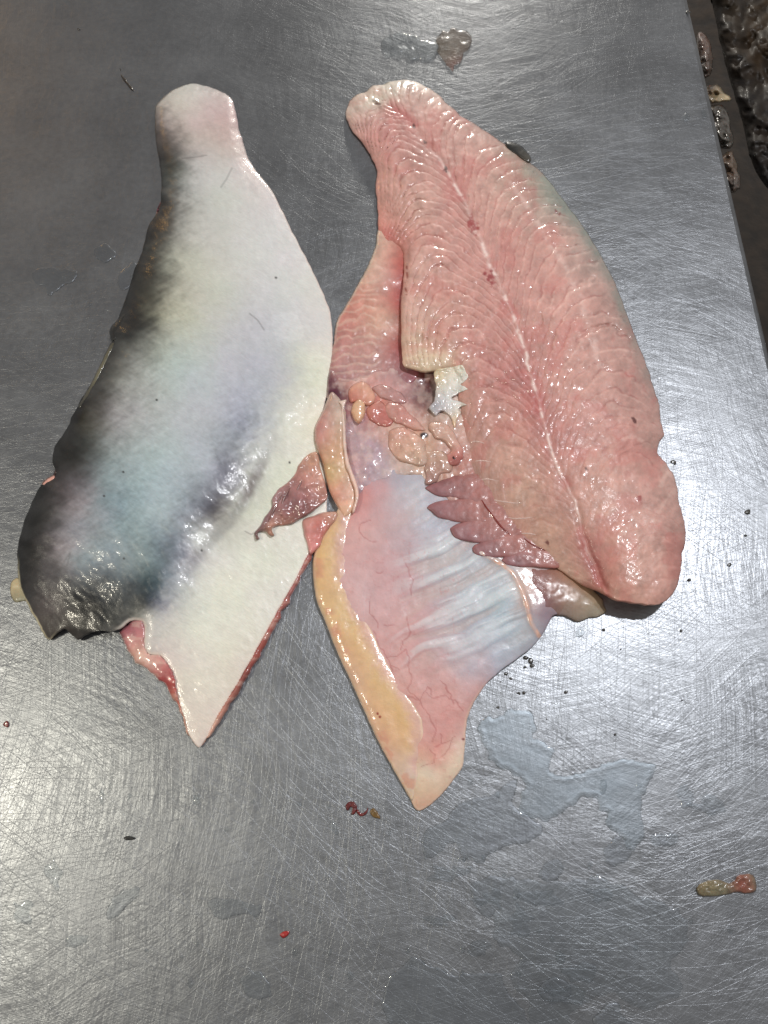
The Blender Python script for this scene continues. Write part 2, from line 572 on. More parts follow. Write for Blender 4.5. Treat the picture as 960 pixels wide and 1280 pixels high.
M_ground = simple("wet_dark_ground", (0.020, 0.013, 0.008), 0.35, coat=0.5, bump=1.0, scale=35, var=0.6)
me = bpy.data.meshes.new("ground")
bm = bmesh.new(); bmesh.ops.create_grid(bm, x_segments=60, y_segments=60, size=1.6)
for v in bm.verts:
    v.co.z = 0.010 * float(fbm(v.co.x, v.co.y, 0.15, 4, 2))
bm.to_mesh(me); bm.free()
for p in me.polygons: p.use_smooth = True
tag(link("ground", me, M_ground, loc=(0.6, 0.5, -0.62)), kind="structure")


# ------------------------------------------------------------------ left fillet: skin side up
OUT_L = [(195,133),(202,123),(220,110),(238,104),(261,108),(284,119),(292,130),(296,149),(302,172),(314,204),(339,238),(362,282),(385,327),(403,364),(414,396),(416,437),(411,483),(404,520),(402,560),(408,600),(408,640),(398,668),(387,690),(367,729),(344,770),(321,812),(298,853),(275,890),(257,924),(247,934),(236,917),(229,894),(221,867),(217,845),(209,830),(199,819),(186,818),(180,806),(180,786),(176,776),(164,776),(152,784),(142,789),(119,789),(108,793),(97,800),(88,791),(80,786),(72,790),(61,800),(50,784),(37,761),(25,734),(22,706),(24,674),(34,642),(46,615),(55,602),(66,597),(70,589),(65,578),(68,560),(82,537),(97,508),(108,489),(121,468),(133,446),(140,428),(137,414),(149,396),(158,369),(167,341),(179,309),(186,282),(196,266),(201,250),(202,217),(196,185),(194,153)]
H_L = [(240,150,8),(215,150,7),(275,150,7),(250,220,10),(220,220,9),(270,300,12),(220,330,11.5),(330,300,8),(300,400,13),(220,450,15),(180,420,11),(350,430,9.5),(390,430,6.5),(160,560,16),(110,560,10),(230,560,18),(275,545,16.5),(310,520,12.5),(255,620,17),(285,600,14.5),(314,606,8.2),(130,660,17),(200,660,17),(230,660,15.5),(265,655,8.6),(90,650,14),(60,700,11),(80,720,13.5),(75,690,12.5),(105,730,12),(150,730,14),(205,712,13.5),(215,730,11),(242,722,7),(280,690,7),(340,560,8),(390,480,6),(330,650,7),(320,720,6),(380,640,5),(260,840,4.5),(300,780,5.5),(247,910,3.4),(60,780,5),(80,780,9),(108,770,11),(140,765,11),(180,755,10),(195,775,8),(200,800,6),(230,780,6)]
LIFT_L = [(61,800,1.5),(72,790,7),(97,800,3.5),(119,789,10),(142,789,9),(164,776,6),(180,790,4.5),(200,820,4.0),(217,845,3.5),(236,917,2.8),(247,934,2.4),(298,853,3.4),(344,770,3.8),(387,690,4.0),(408,640,2.5),(411,483,1.2),(385,327,1.0),(314,204,0.9),(296,149,1.2),(238,104,1.8),(195,133,1.4),(202,217,1.5),(167,341,1.5),(137,414,2.5),(108,489,1.5),(66,597,3),(34,642,1.5),(22,706,1.5),(37,761,1.2)]
C_L = colpts([(200,140,140,128,120),(215,128,205,196,180),(245,150,205,182,175),(280,140,198,165,160),(238,112,215,210,198),(285,175,198,168,162),  # skin colours take in wet sheen, and the white glint at the tail end
(203,200,58,56,52),(222,200,105,105,100),(250,210,188,186,180),(290,220,210,206,200),(308,215,205,185,180),
(192,285,44,44,40),(212,270,74,74,70),(240,260,168,170,160),(290,280,205,205,198),(340,280,210,208,206),
(172,340,40,40,36),(196,340,68,68,60),(232,330,178,178,160),(280,340,205,206,194),(350,350,210,210,208),(398,370,218,212,206),
(150,405,28,28,26),(172,405,46,46,42),(203,400,148,148,126),(240,400,188,188,168),(300,400,192,192,196),(360,400,204,204,208),(407,420,220,212,206),
(122,475,38,38,34),(148,470,112,112,106),(180,460,146,152,146),(230,460,176,192,192),(290,460,186,186,200),(350,460,182,184,192),(390,450,220,220,198),
(92,540,36,36,34),(115,530,82,80,66),(150,520,148,148,150),(200,520,164,172,172),(260,520,176,182,190),(310,540,140,146,162),(330,500,168,172,184),(352,525,210,212,198),(385,520,228,224,196),(395,560,226,220,200),
(73,580,30,30,28),(98,580,66,66,64),(140,580,128,146,152),(200,580,158,180,186),(260,580,166,174,188),(298,590,108,108,120),(278,565,140,146,160),(330,580,210,212,198),(380,590,228,227,204),
(42,640,28,28,26),(68,640,76,72,72),(98,630,140,128,138),(150,630,116,144,156),(200,640,154,175,182),(240,640,124,130,146),(272,640,108,102,108),(304,640,206,206,190),(340,700,230,229,212),(360,640,228,227,208),
(28,700,26,26,24),(48,700,66,62,60),(78,690,142,132,138),(110,690,126,142,152),(150,690,126,142,152),(200,680,102,124,136),(235,690,146,146,160),(256,680,200,202,196),(60,670,84,78,80),  # left points lightened to offset shade where the flank turns from the lamp
(35,750,52,50,46),(62,760,104,92,90),(90,752,40,40,40),(120,740,58,62,68),(160,740,76,86,92),(200,730,72,100,112),(222,722,146,152,164),(250,720,214,215,206),(180,700,120,140,146),
(66,785,84,74,66),(110,780,40,40,38),(140,778,62,64,60),(178,757,88,90,86),(166,777,160,158,146),(200,760,130,132,146),(188,775,186,186,178),(225,770,208,208,198),
(250,800,228,227,208),(300,780,230,227,210),(350,740,228,224,212),(260,860,230,219,202),(247,920,227,206,192),(300,840,228,214,198),(205,815,212,198,188)])
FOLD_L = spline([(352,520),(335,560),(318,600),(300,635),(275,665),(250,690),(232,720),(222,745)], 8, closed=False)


def h_left_raw(x, y):
    h = shep(x, y, H_L, 3.4)[:, 0]
    return h


def h_left(x, y, d):
    T = h_left_raw(x, y)
    lift = shep(x, y, LIFT_L, 4)[:, 0]
    R = shep(x, y, [(200,150,16),(290,150,22),(240,110,20),(195,260,26),(330,240,50),(390,350,62),(415,430,66),(400,520,60),(140,420,30),(80,540,30),(30,680,30),(40,760,26),(110,790,18),(180,790,14),(220,850,14),(247,925,16),(300,850,26),(370,730,26),(400,640,40)])[:, 0]
    h = lift + np.maximum(T - lift, 0) * (0.75 * dome(d, R) + 0.25 * prof(d, R * 0.6))
    h = h + 0.9 * fbm(x, y, 8, 3, 5) * sst(135, 112, y) * sst(0, 6, d) + 0.55 * fbm(x, y, 40, 3, 1) * sst(2, 22, d) + 0.10 * fbm(x, y, 7, 2, 4) * sst(1, 10, d) + 0.07 * fbm(x * 0.86 - y * 0.5, (x * 0.5 + y * 0.86) * 0.4, 3.5, 2, 9) * sst(1, 10, d)
    # shallow muscle dimples that show through the skin
    u = (x * 0.80 + y * 0.60)
    v = (-x * 0.60 + y * 0.80)
    dark = sst(120, 20, d)
    h = h + 0.16 * np.sin(v / 7.5 + 2.5 * fbm(x, y, 60, 2, 6)) * sst(6, 25, d) * sst(420, 300, y + 0 * x) * dark
    h = h + 0.14 * fbm(u * 0.22, v, 9, 2, 8) * sst(4, 15, d)
    return h


def c_left(x, y, d):
    wx = x + 5 * fbm(x, y, 30, 3, 2) + 3.0 * fbm(x * 0.35 + y * 0.2, y - x * 0.4, 7, 3, 5)
    wx = wx + 2.2 * fbm((x * 0.86 - y * 0.5) * 0.14, x * 0.5 + y * 0.86, 4.0, 2, 8)
    wy = y + 4 * fbm(x, y, 30, 3, 9) + 2.0 * fbm(x, y, 6, 2, 11)
    c = shep(wx, wy, C_L, 4.2)
    c = c * 0.68 + c.mean(1, keepdims=True) * 0.32 * np.array([0.985, 1.0, 1.015])
    lum = c.mean(1)
    tgt = np.where(lum < 0.40, 0.40 * (lum / 0.40) ** 1.25, lum)
    tgt = tgt + 0.06 * sst(0.12, 0.26, lum) * sst(0.62, 0.36, lum)
    c = c * (tgt / np.maximum(lum, 1e-3))[:, None]
    pig = sst(0.62, 0.30, c.mean(1))
    g = 1 + (0.03 + 0.06 * pig) * fbm(x * 0.45 + y * 0.25, y - 0.4 * x, 5, 3, 3) + (0.02 + 0.05 * pig) * fbm(x, y, 5, 3, 7)
    ax, ay = x * 0.86 - y * 0.5, x * 0.5 + y * 0.86
    g = g + pig * (0.10 * fbm(ax * 0.30, ay, 3.2, 2, 6) + 0.05 * fbm(x, y, 2.6, 2, 4))
    c = c * g[:, None]
    # violet and yellow cast in patches
    v = fbm(x, y, 38, 2, 12)[:, None]
    c = c * (1 + v * np.array([0.012, -0.006, 0.018]))
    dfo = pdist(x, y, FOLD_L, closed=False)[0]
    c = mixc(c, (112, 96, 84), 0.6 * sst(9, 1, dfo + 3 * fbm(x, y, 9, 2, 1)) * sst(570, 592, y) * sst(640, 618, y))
    c = mixc(c, (104, 100, 110), 0.35 * sst(12, 2, dfo) * sst(540, 580, y) * sst(745, 690, y))  # dark fold line: skin pigment with the fold's shade in the colour
    # pale cut rim of the skin
    c = mixc(c, (225, 205, 195), sst(3.2, 0.6, d) * 0.7 * sst(0, 30, x - 300 + np.maximum(y - 690, 0) * 0.35))
    c = mixc(c, (205, 195, 165), sst(3.0, 0.8, d) * sst(690, 735, y) * sst(75, 50, x))
    c = mixc(c, (215, 205, 195), sst(5, 1.5, d) * sst(760, 775, y) * sst(140, 160, x) * sst(235, 215, x))
    # a patch of dried slime and a few hair-thin marks
    pat = inside(x + 3 * fbm(x, y, 12, 3, 2), y + 3 * fbm(x, y, 12, 3, 6), np.array([(338., 396.), (352, 388), (372, 394), (380, 410), (376, 426), (356, 428), (344, 424)]))
    c = np.where(pat[:, None], c * 1.06 + 0.01, c)
    for ln in ([(276,234),(283,224),(290,210)],[(228,198),(246,196),(258,194)],[(80,702),(88,690),(84,706)],[(312,392),(322,400),(330,412)],[(70,706),(78,710),(84,712)],[(322,664),(314,668),(306,664)]):
        dd = pdist(x, y, np.array(ln, float), closed=False)[0]
        c = mixc(c, (96, 92, 92), 0.45 * sst(1.3, 0.3, dd))
    # specks
    for sx_, sy_ in ((154,590),(155,698),(196,500),(252,688),(362,578),(345,347),(130,620)):
        c = mixc(c, (40, 38, 36), sst(2.0, 0.8, np.hypot(x - sx_, y - sy_)))
    dfold = pdist(x, y, FOLD_L, closed=False)[0]
    wet = np.clip(0.72 + 0.5 * fbm(x, y, 16, 3, 2) - 0.40 * sst(60, 15, dfold) - 0.30 * sst(690, 740, y), 0.06, 1)
    return np.concatenate([c, wet[:, None]], 1)


fl = empty("fish_fillet", tuple(world_pt(225, 560, 0)))
tag(fl, "catfish fillet lying skin side up, dark grey back fading to white belly", "fish fillet", "catfish fillets on the steel table")

FLESH_L = [(205,128),(240,112),(284,128),(296,170),(333,240),(380,330),(408,398),(408,470),(398,560),(400,640),(391,692),(371,734),(350,772),(328,815),(305,855),(281,893),(262,922),(250,931),(233,914),(226,893),(217,872),(208,857),(196,849),(183,838),(165,822),(156,806),(150,790),(160,775),(120,772),(80,770),(60,780),(40,745),(30,700),(50,630),(82,560),(120,490),(150,420),(190,290),(206,215)]


def hf_left(x, y, d):
    po = spline(OUT_L, 6)
    do = pdist(x, y, po)[0]
    hs = np.where(inside(x, y, po), h_left(x, y, do) - 1.2, 9.0)
    return np.minimum(1.4 + 4.5 * prof(d, 14) + 0.3 * fbm(x, y, 9, 3, 2), hs)


def cf_left(x, y, d):
    c = shep(x, y, colpts([(165,800,190,120,122),(160,785,150,90,98),(172,812,205,155,140),(185,825,214,170,158),(200,845,178,88,88),(212,850,168,66,66),(222,880,200,120,100),(245,925,215,170,150),(300,850,150,80,72),(330,810,165,85,75),(370,735,175,110,105),(120,790,60,40,38),(70,790,70,36,34),(230,900,215,160,140)]), 4)
    c = c * (1 + 0.18 * fbm(x, y, 8, 3, 4))[:, None]
    st = fbm(x * 0.25 + y * 0.1, y, 5, 2, 9)
    return mixc(c, (225, 190, 175), sst(0.25, 0.7, st) * 0.35)


sheet("flesh", FLESH_L, hf_left, cf_left, M_wet, fl, step=1.6, inset=2, rough=2.2)
sheet("skin", OUT_L, h_left, c_left, M_skin, fl, step=1.25, inset=2.5, rough=0.9)


def blob(name, outline, top, colors, mat, parent, step=1.3, R=8, lift=0.4, floor=0.0003, lump=0.3, lumps=9, rough=0.5, seed=0, base=None, inset=1.0, var=0.12, wet=1.0):
    """a small lump of tissue; top is its height in mm over the base surface"""
    cp = colpts(colors)

    def hh(x, y, d):
        b = base(x, y) if base is not None else 0.0
        t = top(x, y) if callable(top) else top
        return b + lift + (t - lift) * prof(d, R) + lump * fbm(x, y, lumps, 3, seed) * sst(0, R, d)

    def cc(x, y, d):
        c = shep(x + 2 * fbm(x, y, 10, 2, seed), y + 2 * fbm(x, y, 10, 2, seed + 3), cp, 3.5)
        c = c * (1 + var * fbm(x, y, 7, 3, seed + 1))[:, None]
        return np.concatenate([c, np.full((len(c), 1), wet)], 1)
    return sheet(name, outline, hh, cc, mat, parent, step=step, floor=floor, inset=inset, rough=rough, seed=seed)


blob("fin_stub", [(138,410),(150,396),(160,378),(168,352),(176,356),(168,384),(158,404),(147,424),(139,426)], 6.0, [(140,418,20,20,18),(165,370,34,33,30)], M_skin, fl, R=5, lift=2.0, seed=2)
blob("fin_stub", [(139,428),(146,428),(130,462),(112,500),(102,512),(98,506),(112,482),(128,450)], 4.6, [(140,432,70,66,52),(125,460,110,104,82),(105,505,60,58,50)], M_skin, fl, R=4, lift=1.5, seed=5)
blob("flesh_nub", [(52,604),(60,597),(68,593),(70,598),(64,606),(55,609)], 5.0, [(60,600,215,160,145)], M_wet, fl, R=4, seed=3)
blob("membrane_shred", [(22,722),(14,728),(13,742),(18,752),(28,752),(36,748),(30,735)], 1.4, [(20,735,196,178,140),(25,748,150,145,120)], M_gel, fl, R=5, seed=4)

# ------------------------------------------------------------------ right fillet: flesh side up
fr_ = empty("fish_fillet", tuple(world_pt(620, 560, 0)))
tag(fr_, "catfish fillet lying flesh side up, pink muscle with belly flap and yellow fat", "fish fillet", "catfish fillets on the steel table")

OUT_M = [(433,138),(437,127),(447,118),(458,114),(467,106),(478,106),(490,101),(512,100),(531,107),(550,119),(561,131),(576,144),(599,159),(625,176),(647,191),(670,209),(692,234),(715,264),(734,290),(755,326),(774,366),(789,407),(807,453),(817,483),(824,507),(826,527),(831,543),(825,551),(822,566),(836,583),(845,603),(849,627),(855,653),(857,672),(853,693),(852,707),(848,727),(839,745),(827,754),(810,756),(787,753),(770,749),(758,744),(745,738),(725,730),(700,712),(683,701),(662,692),(638,670),(620,648),(602,626),(592,602),(585,572),(582,548),(576,520),(572,492),(572,472),(566,460),(556,463),(545,464),(530,464),(516,461),(504,456),(502,440),(501,400),(502,370),(505,340),(504,318),(497,306),(484,303),(474,292),(472,264),(470,237),(471,215),(464,196),(454,181),(443,168),(434,152)]
SPINE = spline([(471,118),(495,137),(516,155),(531,177),(557,211),(572,236),(584,260),(602,305),(621,350),(640,391),(655,436),(665,477),(675,508),(687,553),(703,597),(720,630),(728,670),(740,700),(750,727),(760,750)], 5, closed=False)
H_M = [(470,125,7),(500,130,8.5),(540,150,8),(500,180,10),(560,190,11),(490,240,9),(530,260,13),(585,250,13),(640,240,10.5),(490,285,6),(520,320,13),(560,330,15),(610,330,15),(670,310,14.5),(715,310,9.5),(515,400,13),(530,445,12),(560,420,15),(640,400,17),(720,400,17),(770,410,11),(600,470,15),(655,440,17.5),(660,500,17.5),(740,500,20),(800,520,14),(600,560,10),(640,580,14),(690,570,18),(760,600,21),(820,620,17),(620,625,8.5),(660,650,10.5),(710,650,16),(780,680,22),(825,690,19),(680,690,8),(720,705,11),(745,720,13),(780,725,22),(815,735,21)]
LIFT_M = [(433,138,1.5),(490,102,2),(560,131,1.2),(625,176,1.2),(692,234,1.0),(755,326,1.2),(807,453,1.8),(826,527,3.0),(825,560,3.6),(849,627,4.5),(857,672,6),(848,727,12),(810,756,18),(770,749,17),(745,738,9),(700,712,5.5),(662,692,5),(620,648,5.5),(592,602,6),(584,520,6.5),(574,456,8.5),(530,464,8.5),(504,456,9),(501,400,8.5),(504,330,6),(484,303,3.5),(472,264,2),(464,196,2),(443,168,2)]
C_M = colpts([(440,140,216,180,168),(470,115,226,208,190),(510,108,222,188,176),(550,125,216,170,158),(455,160,216,150,142),(490,140,205,140,132),
(480,200,214,146,136),(520,190,206,140,132),(570,170,212,152,142),(620,190,206,152,140),(645,195,176,150,134),(490,260,215,145,132),(520,260,216,158,145),(560,260,206,140,132),(620,250,212,152,140),(675,230,170,156,142),(700,260,160,148,138),
(485,290,214,122,110),(490,302,206,104,94),(520,320,220,160,148),(545,320,214,148,138),(600,320,206,138,130),(650,310,208,142,132),(700,300,212,154,142),(735,310,168,142,134),
(515,390,222,164,150),(510,450,226,186,156),(545,450,226,190,160),(560,430,216,156,142),(570,395,214,146,134),(540,390,218,160,146),(620,400,208,138,130),(640,430,204,132,124),(690,400,210,144,134),(740,380,212,150,140),(775,390,178,134,126),
(600,470,206,134,126),(650,470,196,116,112),(700,480,208,142,132),(760,480,208,146,136),(805,480,190,136,128),(590,520,206,140,128),(630,520,208,142,130),(670,520,192,112,106),(720,540,204,134,126),(780,550,206,142,132),(815,560,196,142,132),
(595,560,190,132,120),(640,570,214,154,138),(690,560,194,120,112),(740,590,210,146,132),(800,600,204,142,132),(840,610,200,148,138),(608,610,186,130,116),(650,620,206,152,132),(700,620,200,136,124),(760,650,208,148,134),(820,660,206,144,134),(850,670,190,136,126),
(640,660,184,114,100),(680,670,204,148,126),(715,680,196,132,118),(735,700,176,96,90),(750,725,186,104,92),(780,690,212,152,136),(780,735,208,146,130),(820,730,208,144,132),(690,700,200,146,126),(720,720,204,150,130)])


def spine_coords(x, y):
    d, _, _, s, side = pdist(x, y, SPINE, closed=False)
    return s, -d * side + 1.3 * fbm(s, d * 0, 9, 3, 4)          # right of the line positive


# half widths of the fillet left and right of the midline against distance along it
def widths(s):
    wl = np.interp(s, [0, 60, 120, 200, 300, 400, 500, 700], [34, 52, 72, 96, 108, 92, 80, 60])
    wr = np.interp(s, [0, 60, 120, 200, 300, 400, 500, 700], [40, 50, 72, 112, 136, 140, 124, 100])
    return wl, wr


def myomeres(x, y):
    s, t = spine_coords(x, y)
    wl, wr = widths(s)
    W = np.where(t < 0, wl, wr)
    a = np.abs(t)
    q = a / W
    rise = np.where(t < 0, 1.3, 1.0) * W * 0.62
    # outward from the midline the bands sweep towards the tail, turn over in an arc, and fall back to the edge
    g = rise * (1 - ((q - 0.68) / 0.68) ** 2)
    g = np.where(q < 0.68, g, rise * (1 - ((q - 0.68) / 0.42) ** 2 * 0.45))
    warp = 5.0 * fbm(x, y, 34, 3, 6) + 2.0 * fbm(x, y, 11, 3, 2)
    ph = (s + g + warp) / np.interp(s, [0, 150, 400, 700], [10.5, 14, 15.5, 16])
    f = ph - np.floor(ph)
    idn = np.floor(ph)
    ridge = 0.5 * (sst(0.0, 0.16, f) * (1.05 - 0.75 * f) - 0.4 * np.exp(-((f - 1.0) / 0.07) ** 2)) + 0.6 * np.sqrt(np.clip(4 * f * (1 - f), 0, 1))
    line = sst(0.06, 0.14, f) * sst(0.32, 0.18, f)
    return s, t, q, ridge, line, f


def h_mus(x, y, d):
    T = shep(x, y, H_M, 3.2)[:, 0]
    lift = shep(x, y, LIFT_M, 4)[:, 0]
    R = shep(x, y, [(435,140,18),(500,102,20),(560,131,26),(650,195,40),(735,290,56),(790,410,64),(826,530,56),(850,620,46),(855,690,36),(810,755,24),(760,746,16),(700,712,18),(640,670,22),(595,600,26),(575,500,20),(530,464,12),(503,440,9),(502,380,9),(505,330,12),(478,300,18),(471,240,26),(455,182,24)])[:, 0]
    base = lift + np.maximum(T - lift, 0) * (0.7 * dome(d, R) + 0.3 * prof(d, R * 0.6))
    s, t, q, ridge, line, f = myomeres(x, y)
    col_zone = np.exp(-((q - 0.74) / 0.22) ** 2)
    up = sst(700, 430, y + 0.15 * x - 60)
    amp = (0.42 + 0.50 * col_zone) * (0.20 + 0.80 * up) * (0.75 + 0.5 * fbm(x, y, 30, 2, 9))
    amp = amp * sst(0.0, 8, d)
    h = base + amp * (ridge - 0.5) * 3.1 * (0.6 + 0.6 * sst(-0.4, 0.5, fbm(x, y, 40, 3, 11)))
    h += 0.32 * fbm(x, y, 16, 3, 3) * sst(1, 12, d) + 0.36 * fbm(x, y, 5.0, 3, 8) * sst(0, 6, d) * (0.5 + 0.5 * up)
    # midline groove, and its raised white thread
    cut = np.exp(-(t / 5.0) ** 2)
    h += 0.9 * fbm(x, y, 9, 3, 5) * sst(150, 112, y) * sst(0, 6, d)
    h -= cut * (0.5 + 0.7 * sst(150, 60, s) + 1.6 * sst(560, 640, s)) * sst(2, 10, d)
    h += 0.45 * np.exp(-(t / 1.6) ** 2) * sst(110, 160, s)
    # second, fainter seam right of the midline
    h -= 0.35 * np.exp(-((q - 0.62) / 0.05) ** 2) * (t > 0) * sst(120, 180, s) * sst(480, 400, s)
    # ridge along the belly-side column
    return h


def c_mus(x, y, d):
    wx, wy = x + 5 * fbm(x, y, 22, 3, 2), y + 5 * fbm(x, y, 22, 3, 5)
    c = shep(wx, wy, C_M, 3.6)
    c = (c * 0.84 + c.mean(1, keepdims=True) * 0.16) * np.array([0.90, 0.97, 0.94])
    s, t, q, ridge, line, f = myomeres(x, y)
    up = sst(620, 400, y)
    crease = np.maximum(sst(0.86, 0.98, f), sst(0.07, 0.0, f))
    c = mixc(c, (158, 84, 80), 0.46 * crease * (0.25 + 0.75 * sst(720, 480, y)) * sst(-0.35, 0.45, fbm(x, y, 15, 3, 8)) * sst(2, 9, d))  # creases between the muscle bands tinted darker red
    c = mixc(c, (236, 200, 188), line * (0.10 + 0.16 * up) * sst(3, 10, d) * (0.4 + 0.6 * sst(-.2, .3, fbm(x, y, 14, 2, 4))))
    c = c * (1 + 0.13 * fbm(x, y, 11, 3, 1) + 0.07 * fbm(x, y, 4, 2, 10))[:, None]
    red = sst(0.2, 0.75, fbm(x, y, 30, 3, 13))
    c = mixc(c, (190, 104, 100), 0.30 * red)
    # blood tint beside the midline, then the pale thread
    c = mixc(c, (176, 84, 84), 0.50 * np.exp(-(t / 7) ** 2) * sst(-0.1, 0.5, fbm(x, y, 24, 2, 7)))
    broken = 0.25 + 0.75 * sst(-0.3, 0.3, fbm(s, t * 0.6, 9, 3, 3))
    wth = np.interp(s, [0, 120, 250, 400, 600], [1.2, 1.8, 2.6, 2.2, 1.3])
    c = mixc(c, (238, 214, 206), 0.85 * np.exp(-(t / wth) ** 2) * sst(70, 150, s) * broken * sst(700, 560, s))
    c = mixc(c, (232, 200, 190), 0.45 * np.exp(-((q - 0.62) / 0.028) ** 2) * (t > 0) * sst(140, 200, s) * sst(460, 380, s) * broken)
    # thin clear skin showing grey-green along the dorsal rim
    rim = sst(17, 3, d) * sst(160, 230, y) * sst(560, 380, y) * (x > 590)
    c = mixc(c, (128, 132, 124), 0.62 * rim * (0.7 + 0.5 * fbm(x, y, 14, 2, 5)))
    c = mixc(c, (236, 222, 206), 0.7 * sst(9, 1, d) * sst(128, 104, y) * (0.6 + 0.6 * fbm(x, y, 6, 2, 1)))
    for sx_, sy_, r_, cc in ((591,281,5,(150,50,52)),(613,346,5,(140,38,44)),(517,158,2,(60,30,28)),(531,178,2,(60,30,28)),(557,212,2.2,(60,28,26)),(471,128,3,(90,60,50)),(698,267,2,(120,50,50)),(793,526,2,(80,30,30)),(732,586,2,(70,30,28)),(800,624,2.5,(150,70,66)),(683,678,2.2,(90,24,22))):
        c = mixc(c, cc, sst(r_ * 1.5, r_ * 0.4, np.hypot(((x - sx_) * 0.5 + (y - sy_) * 0.85) * 0.55, (x - sx_) * 0.85 - (y - sy_) * 0.5) + r_ * 0.7 * fbm(x, y, 4, 2, 5)) * 0.85)
    # small clots on the cut beside the groove
    dd = pdist(x, y, np.array([(508.,328.),(509.,345.),(507.,360.),(508.,368.)]), closed=False)[0]
    c = mixc(c, (140, 60, 50), 0.8 * sst(2.2, 0.6, dd) * sst(-.1, .3, fbm(x, y, 4, 2, 2)))
    # scar of pale connective tissue near the shoulder
    for ln in ([(826,606),(835,590),(842,600)],[(824,640),(835,622),(844,612)],[(806,655),(815,650),(824,652)],[(780,548),(795,546),(802,550)]):
        dd = pdist(x, y, np.array(ln, float), closed=False)[0]
        c = mixc(c, (224, 190, 178), 0.35 * sst(4, 0.5, dd + 1.5 * fbm(x, y, 6, 2, 3)))
    wet = np.clip(0.85 - 0.65 * sst(470, 600, y + 0.25 * (x - 640)) + 0.35 * fbm(x, y, 26, 3, 9), 0.08, 1)
    wet = np.maximum(wet, sst(125, 108, y))
    return np.concatenate([c, wet[:, None]], 1)


# belly-side strip of ridged muscle, lower than the main muscle
OUT_B = [(474,284),(469,309),(460,331),(446,357),(433,380),(421,402),(417,429),(412,456),(412,484),(430,492),(470,488),(515,480),(530,440),(530,340),(515,305),(495,290)]


def h_bel(x, y, d):
    T = shep(x, y, [(475,300,5),(455,360,5.5),(482,350,7.5),(482,400,7.5),(478,440,6),(440,400,5.5),(430,440,5.5),(495,360,3.5),(496,420,3.2),(490,460,4.5),(430,475,5),(510,400,3)], 3.4)[:, 0]
    h = 1.2 + (T - 1.2) * prof(d, 12)
    v = y + 0.10 * (x - 440) + 5 * fbm(x, y, 24, 2, 3) + 1.6 * fbm(x, y, 7, 2, 4)
    f = 1 - (v / 10.5) % 1.0
    h += 1.1 * (f ** 0.6 * (1 - sst(.75, 1, f)) - 0.4) * sst(480, 466, x) * sst(2, 8, d) * sst(320, 345, y)
    return h + 0.35 * fbm(x, y, 10, 3, 6) + 0.15 * fbm(x, y, 4, 2, 2)


def c_bel(x, y, d):
    c = shep(x, y, colpts([(474,295,226,180,160),(462,330,228,180,158),(445,365,224,150,132),(440,400,216,140,126),(455,350,224,168,148),(482,345,218,160,146),(482,400,222,168,146),(470,430,210,150,138),(430,430,204,138,130),(425,460,196,138,132),(418,478,160,104,108),(460,465,206,150,142),(496,330,205,110,98),(496,380,184,88,80),(496,430,176,88,82),(500,460,170,110,110),(510,400,160,70,66)]), 3.6)
    v = y + 0.10 * (x - 440) + 5 * fbm(x, y, 24, 2, 3) + 1.6 * fbm(x, y, 7, 2, 4)
    f = (v / 10.5) % 1.0
    c = mixc(c, (240, 206, 184), 0.32 * sst(.05, .2, f) * sst(.5, .3, f) * sst(480, 466, x) * sst(320, 345, y))
    c = mixc(c, (232, 206, 186), 0.7 * sst(4, 1, d) * sst(480, 470, x) * sst(440, 400, y))
    return c * np.array([0.84, 0.94, 0.98]) * (1 + 0.14 * fbm(x, y, 7, 3, 5))[:, None]


# belly flap: pink lining with fine blood vessels, pearly membrane towards the ribs
OUT_F = [(446,598),(470,572),(510,562),(545,575),(580,610),(620,660),(660,690),(700,712),(712,742),(702,764),(690,771),(682,787),(675,798),(663,811),(647,823),(627,837),(610,853),(593,877),(585,897),(582,917),(581,937),(577,960),(563,980),(543,1002),(523,1013),(513,1000),(497,970),(477,933),(457,890),(440,853),(423,817),(410,783),(398,753),(393,717),(395,690),(405,668),(419,645),(432,628)]
FATLINE = [(446,612),(440,640),(433,667),(433,707),(443,747),(463,787),(483,827),(507,867),(527,900),(529,927),(523,960)]
H_F = [(440,640,6),(420,720,7),(470,680,6.5),(460,760,6.5),(520,620,7),(520,700,6),(560,680,6.5),(600,720,6.5),(640,740,7),(560,780,5.5),(620,800,5.5),(665,760,7.5),(672,790,5.5),(690,740,6),(500,850,5.5),(560,860,4.8),(530,930,4.6),(570,930,3.6),(525,990,3.2),(480,900,5)]
LIFT_F = [(690,771,4),(663,811,4.2),(627,837,4.2),(593,877,3),(581,937,2.4),(563,980,1.8),(523,1013,1.4),(477,933,1.6),(423,817,2),(393,717,2.5),(419,645,3),(500,570,3),(600,640,3)]
VESS = [[(463,650),(449,656),(451,668),(462,676),(470,677)],[(462,752),(463,765),(473,778),(471,785)],[(467,790),(480,815),(490,830),(489,838)],[(483,822),(497,820),(508,812),(514,842),(510,862),(524,876),(529,870),(533,862)],[(524,876),(525,882),(534,892),(542,908),(546,917),(541,927)],[(524,876),(508,870)],[(533,866),(544,874),(557,870),(567,876),(577,888)],[(533,862),(536,858),(540,868)],[(566,880),(560,860),(550,850)],[(543,932),(560,928),(568,920)],[(536,935),(544,943),(544,952),(526,960)],[(566,925),(562,935),(553,945)],[(500,812),(512,790),(508,770)],[(512,745),(516,725),(508,705)],[(490,830),(498,835)],[(552,928),(551,918)],[(470,715),(478,714)],[(480,780),(492,782)]]
FOLD_F = spline([(600,690),(628,706),(642,718),(652,738),(658,755),(664,778),(674,795)], 6, closed=False)


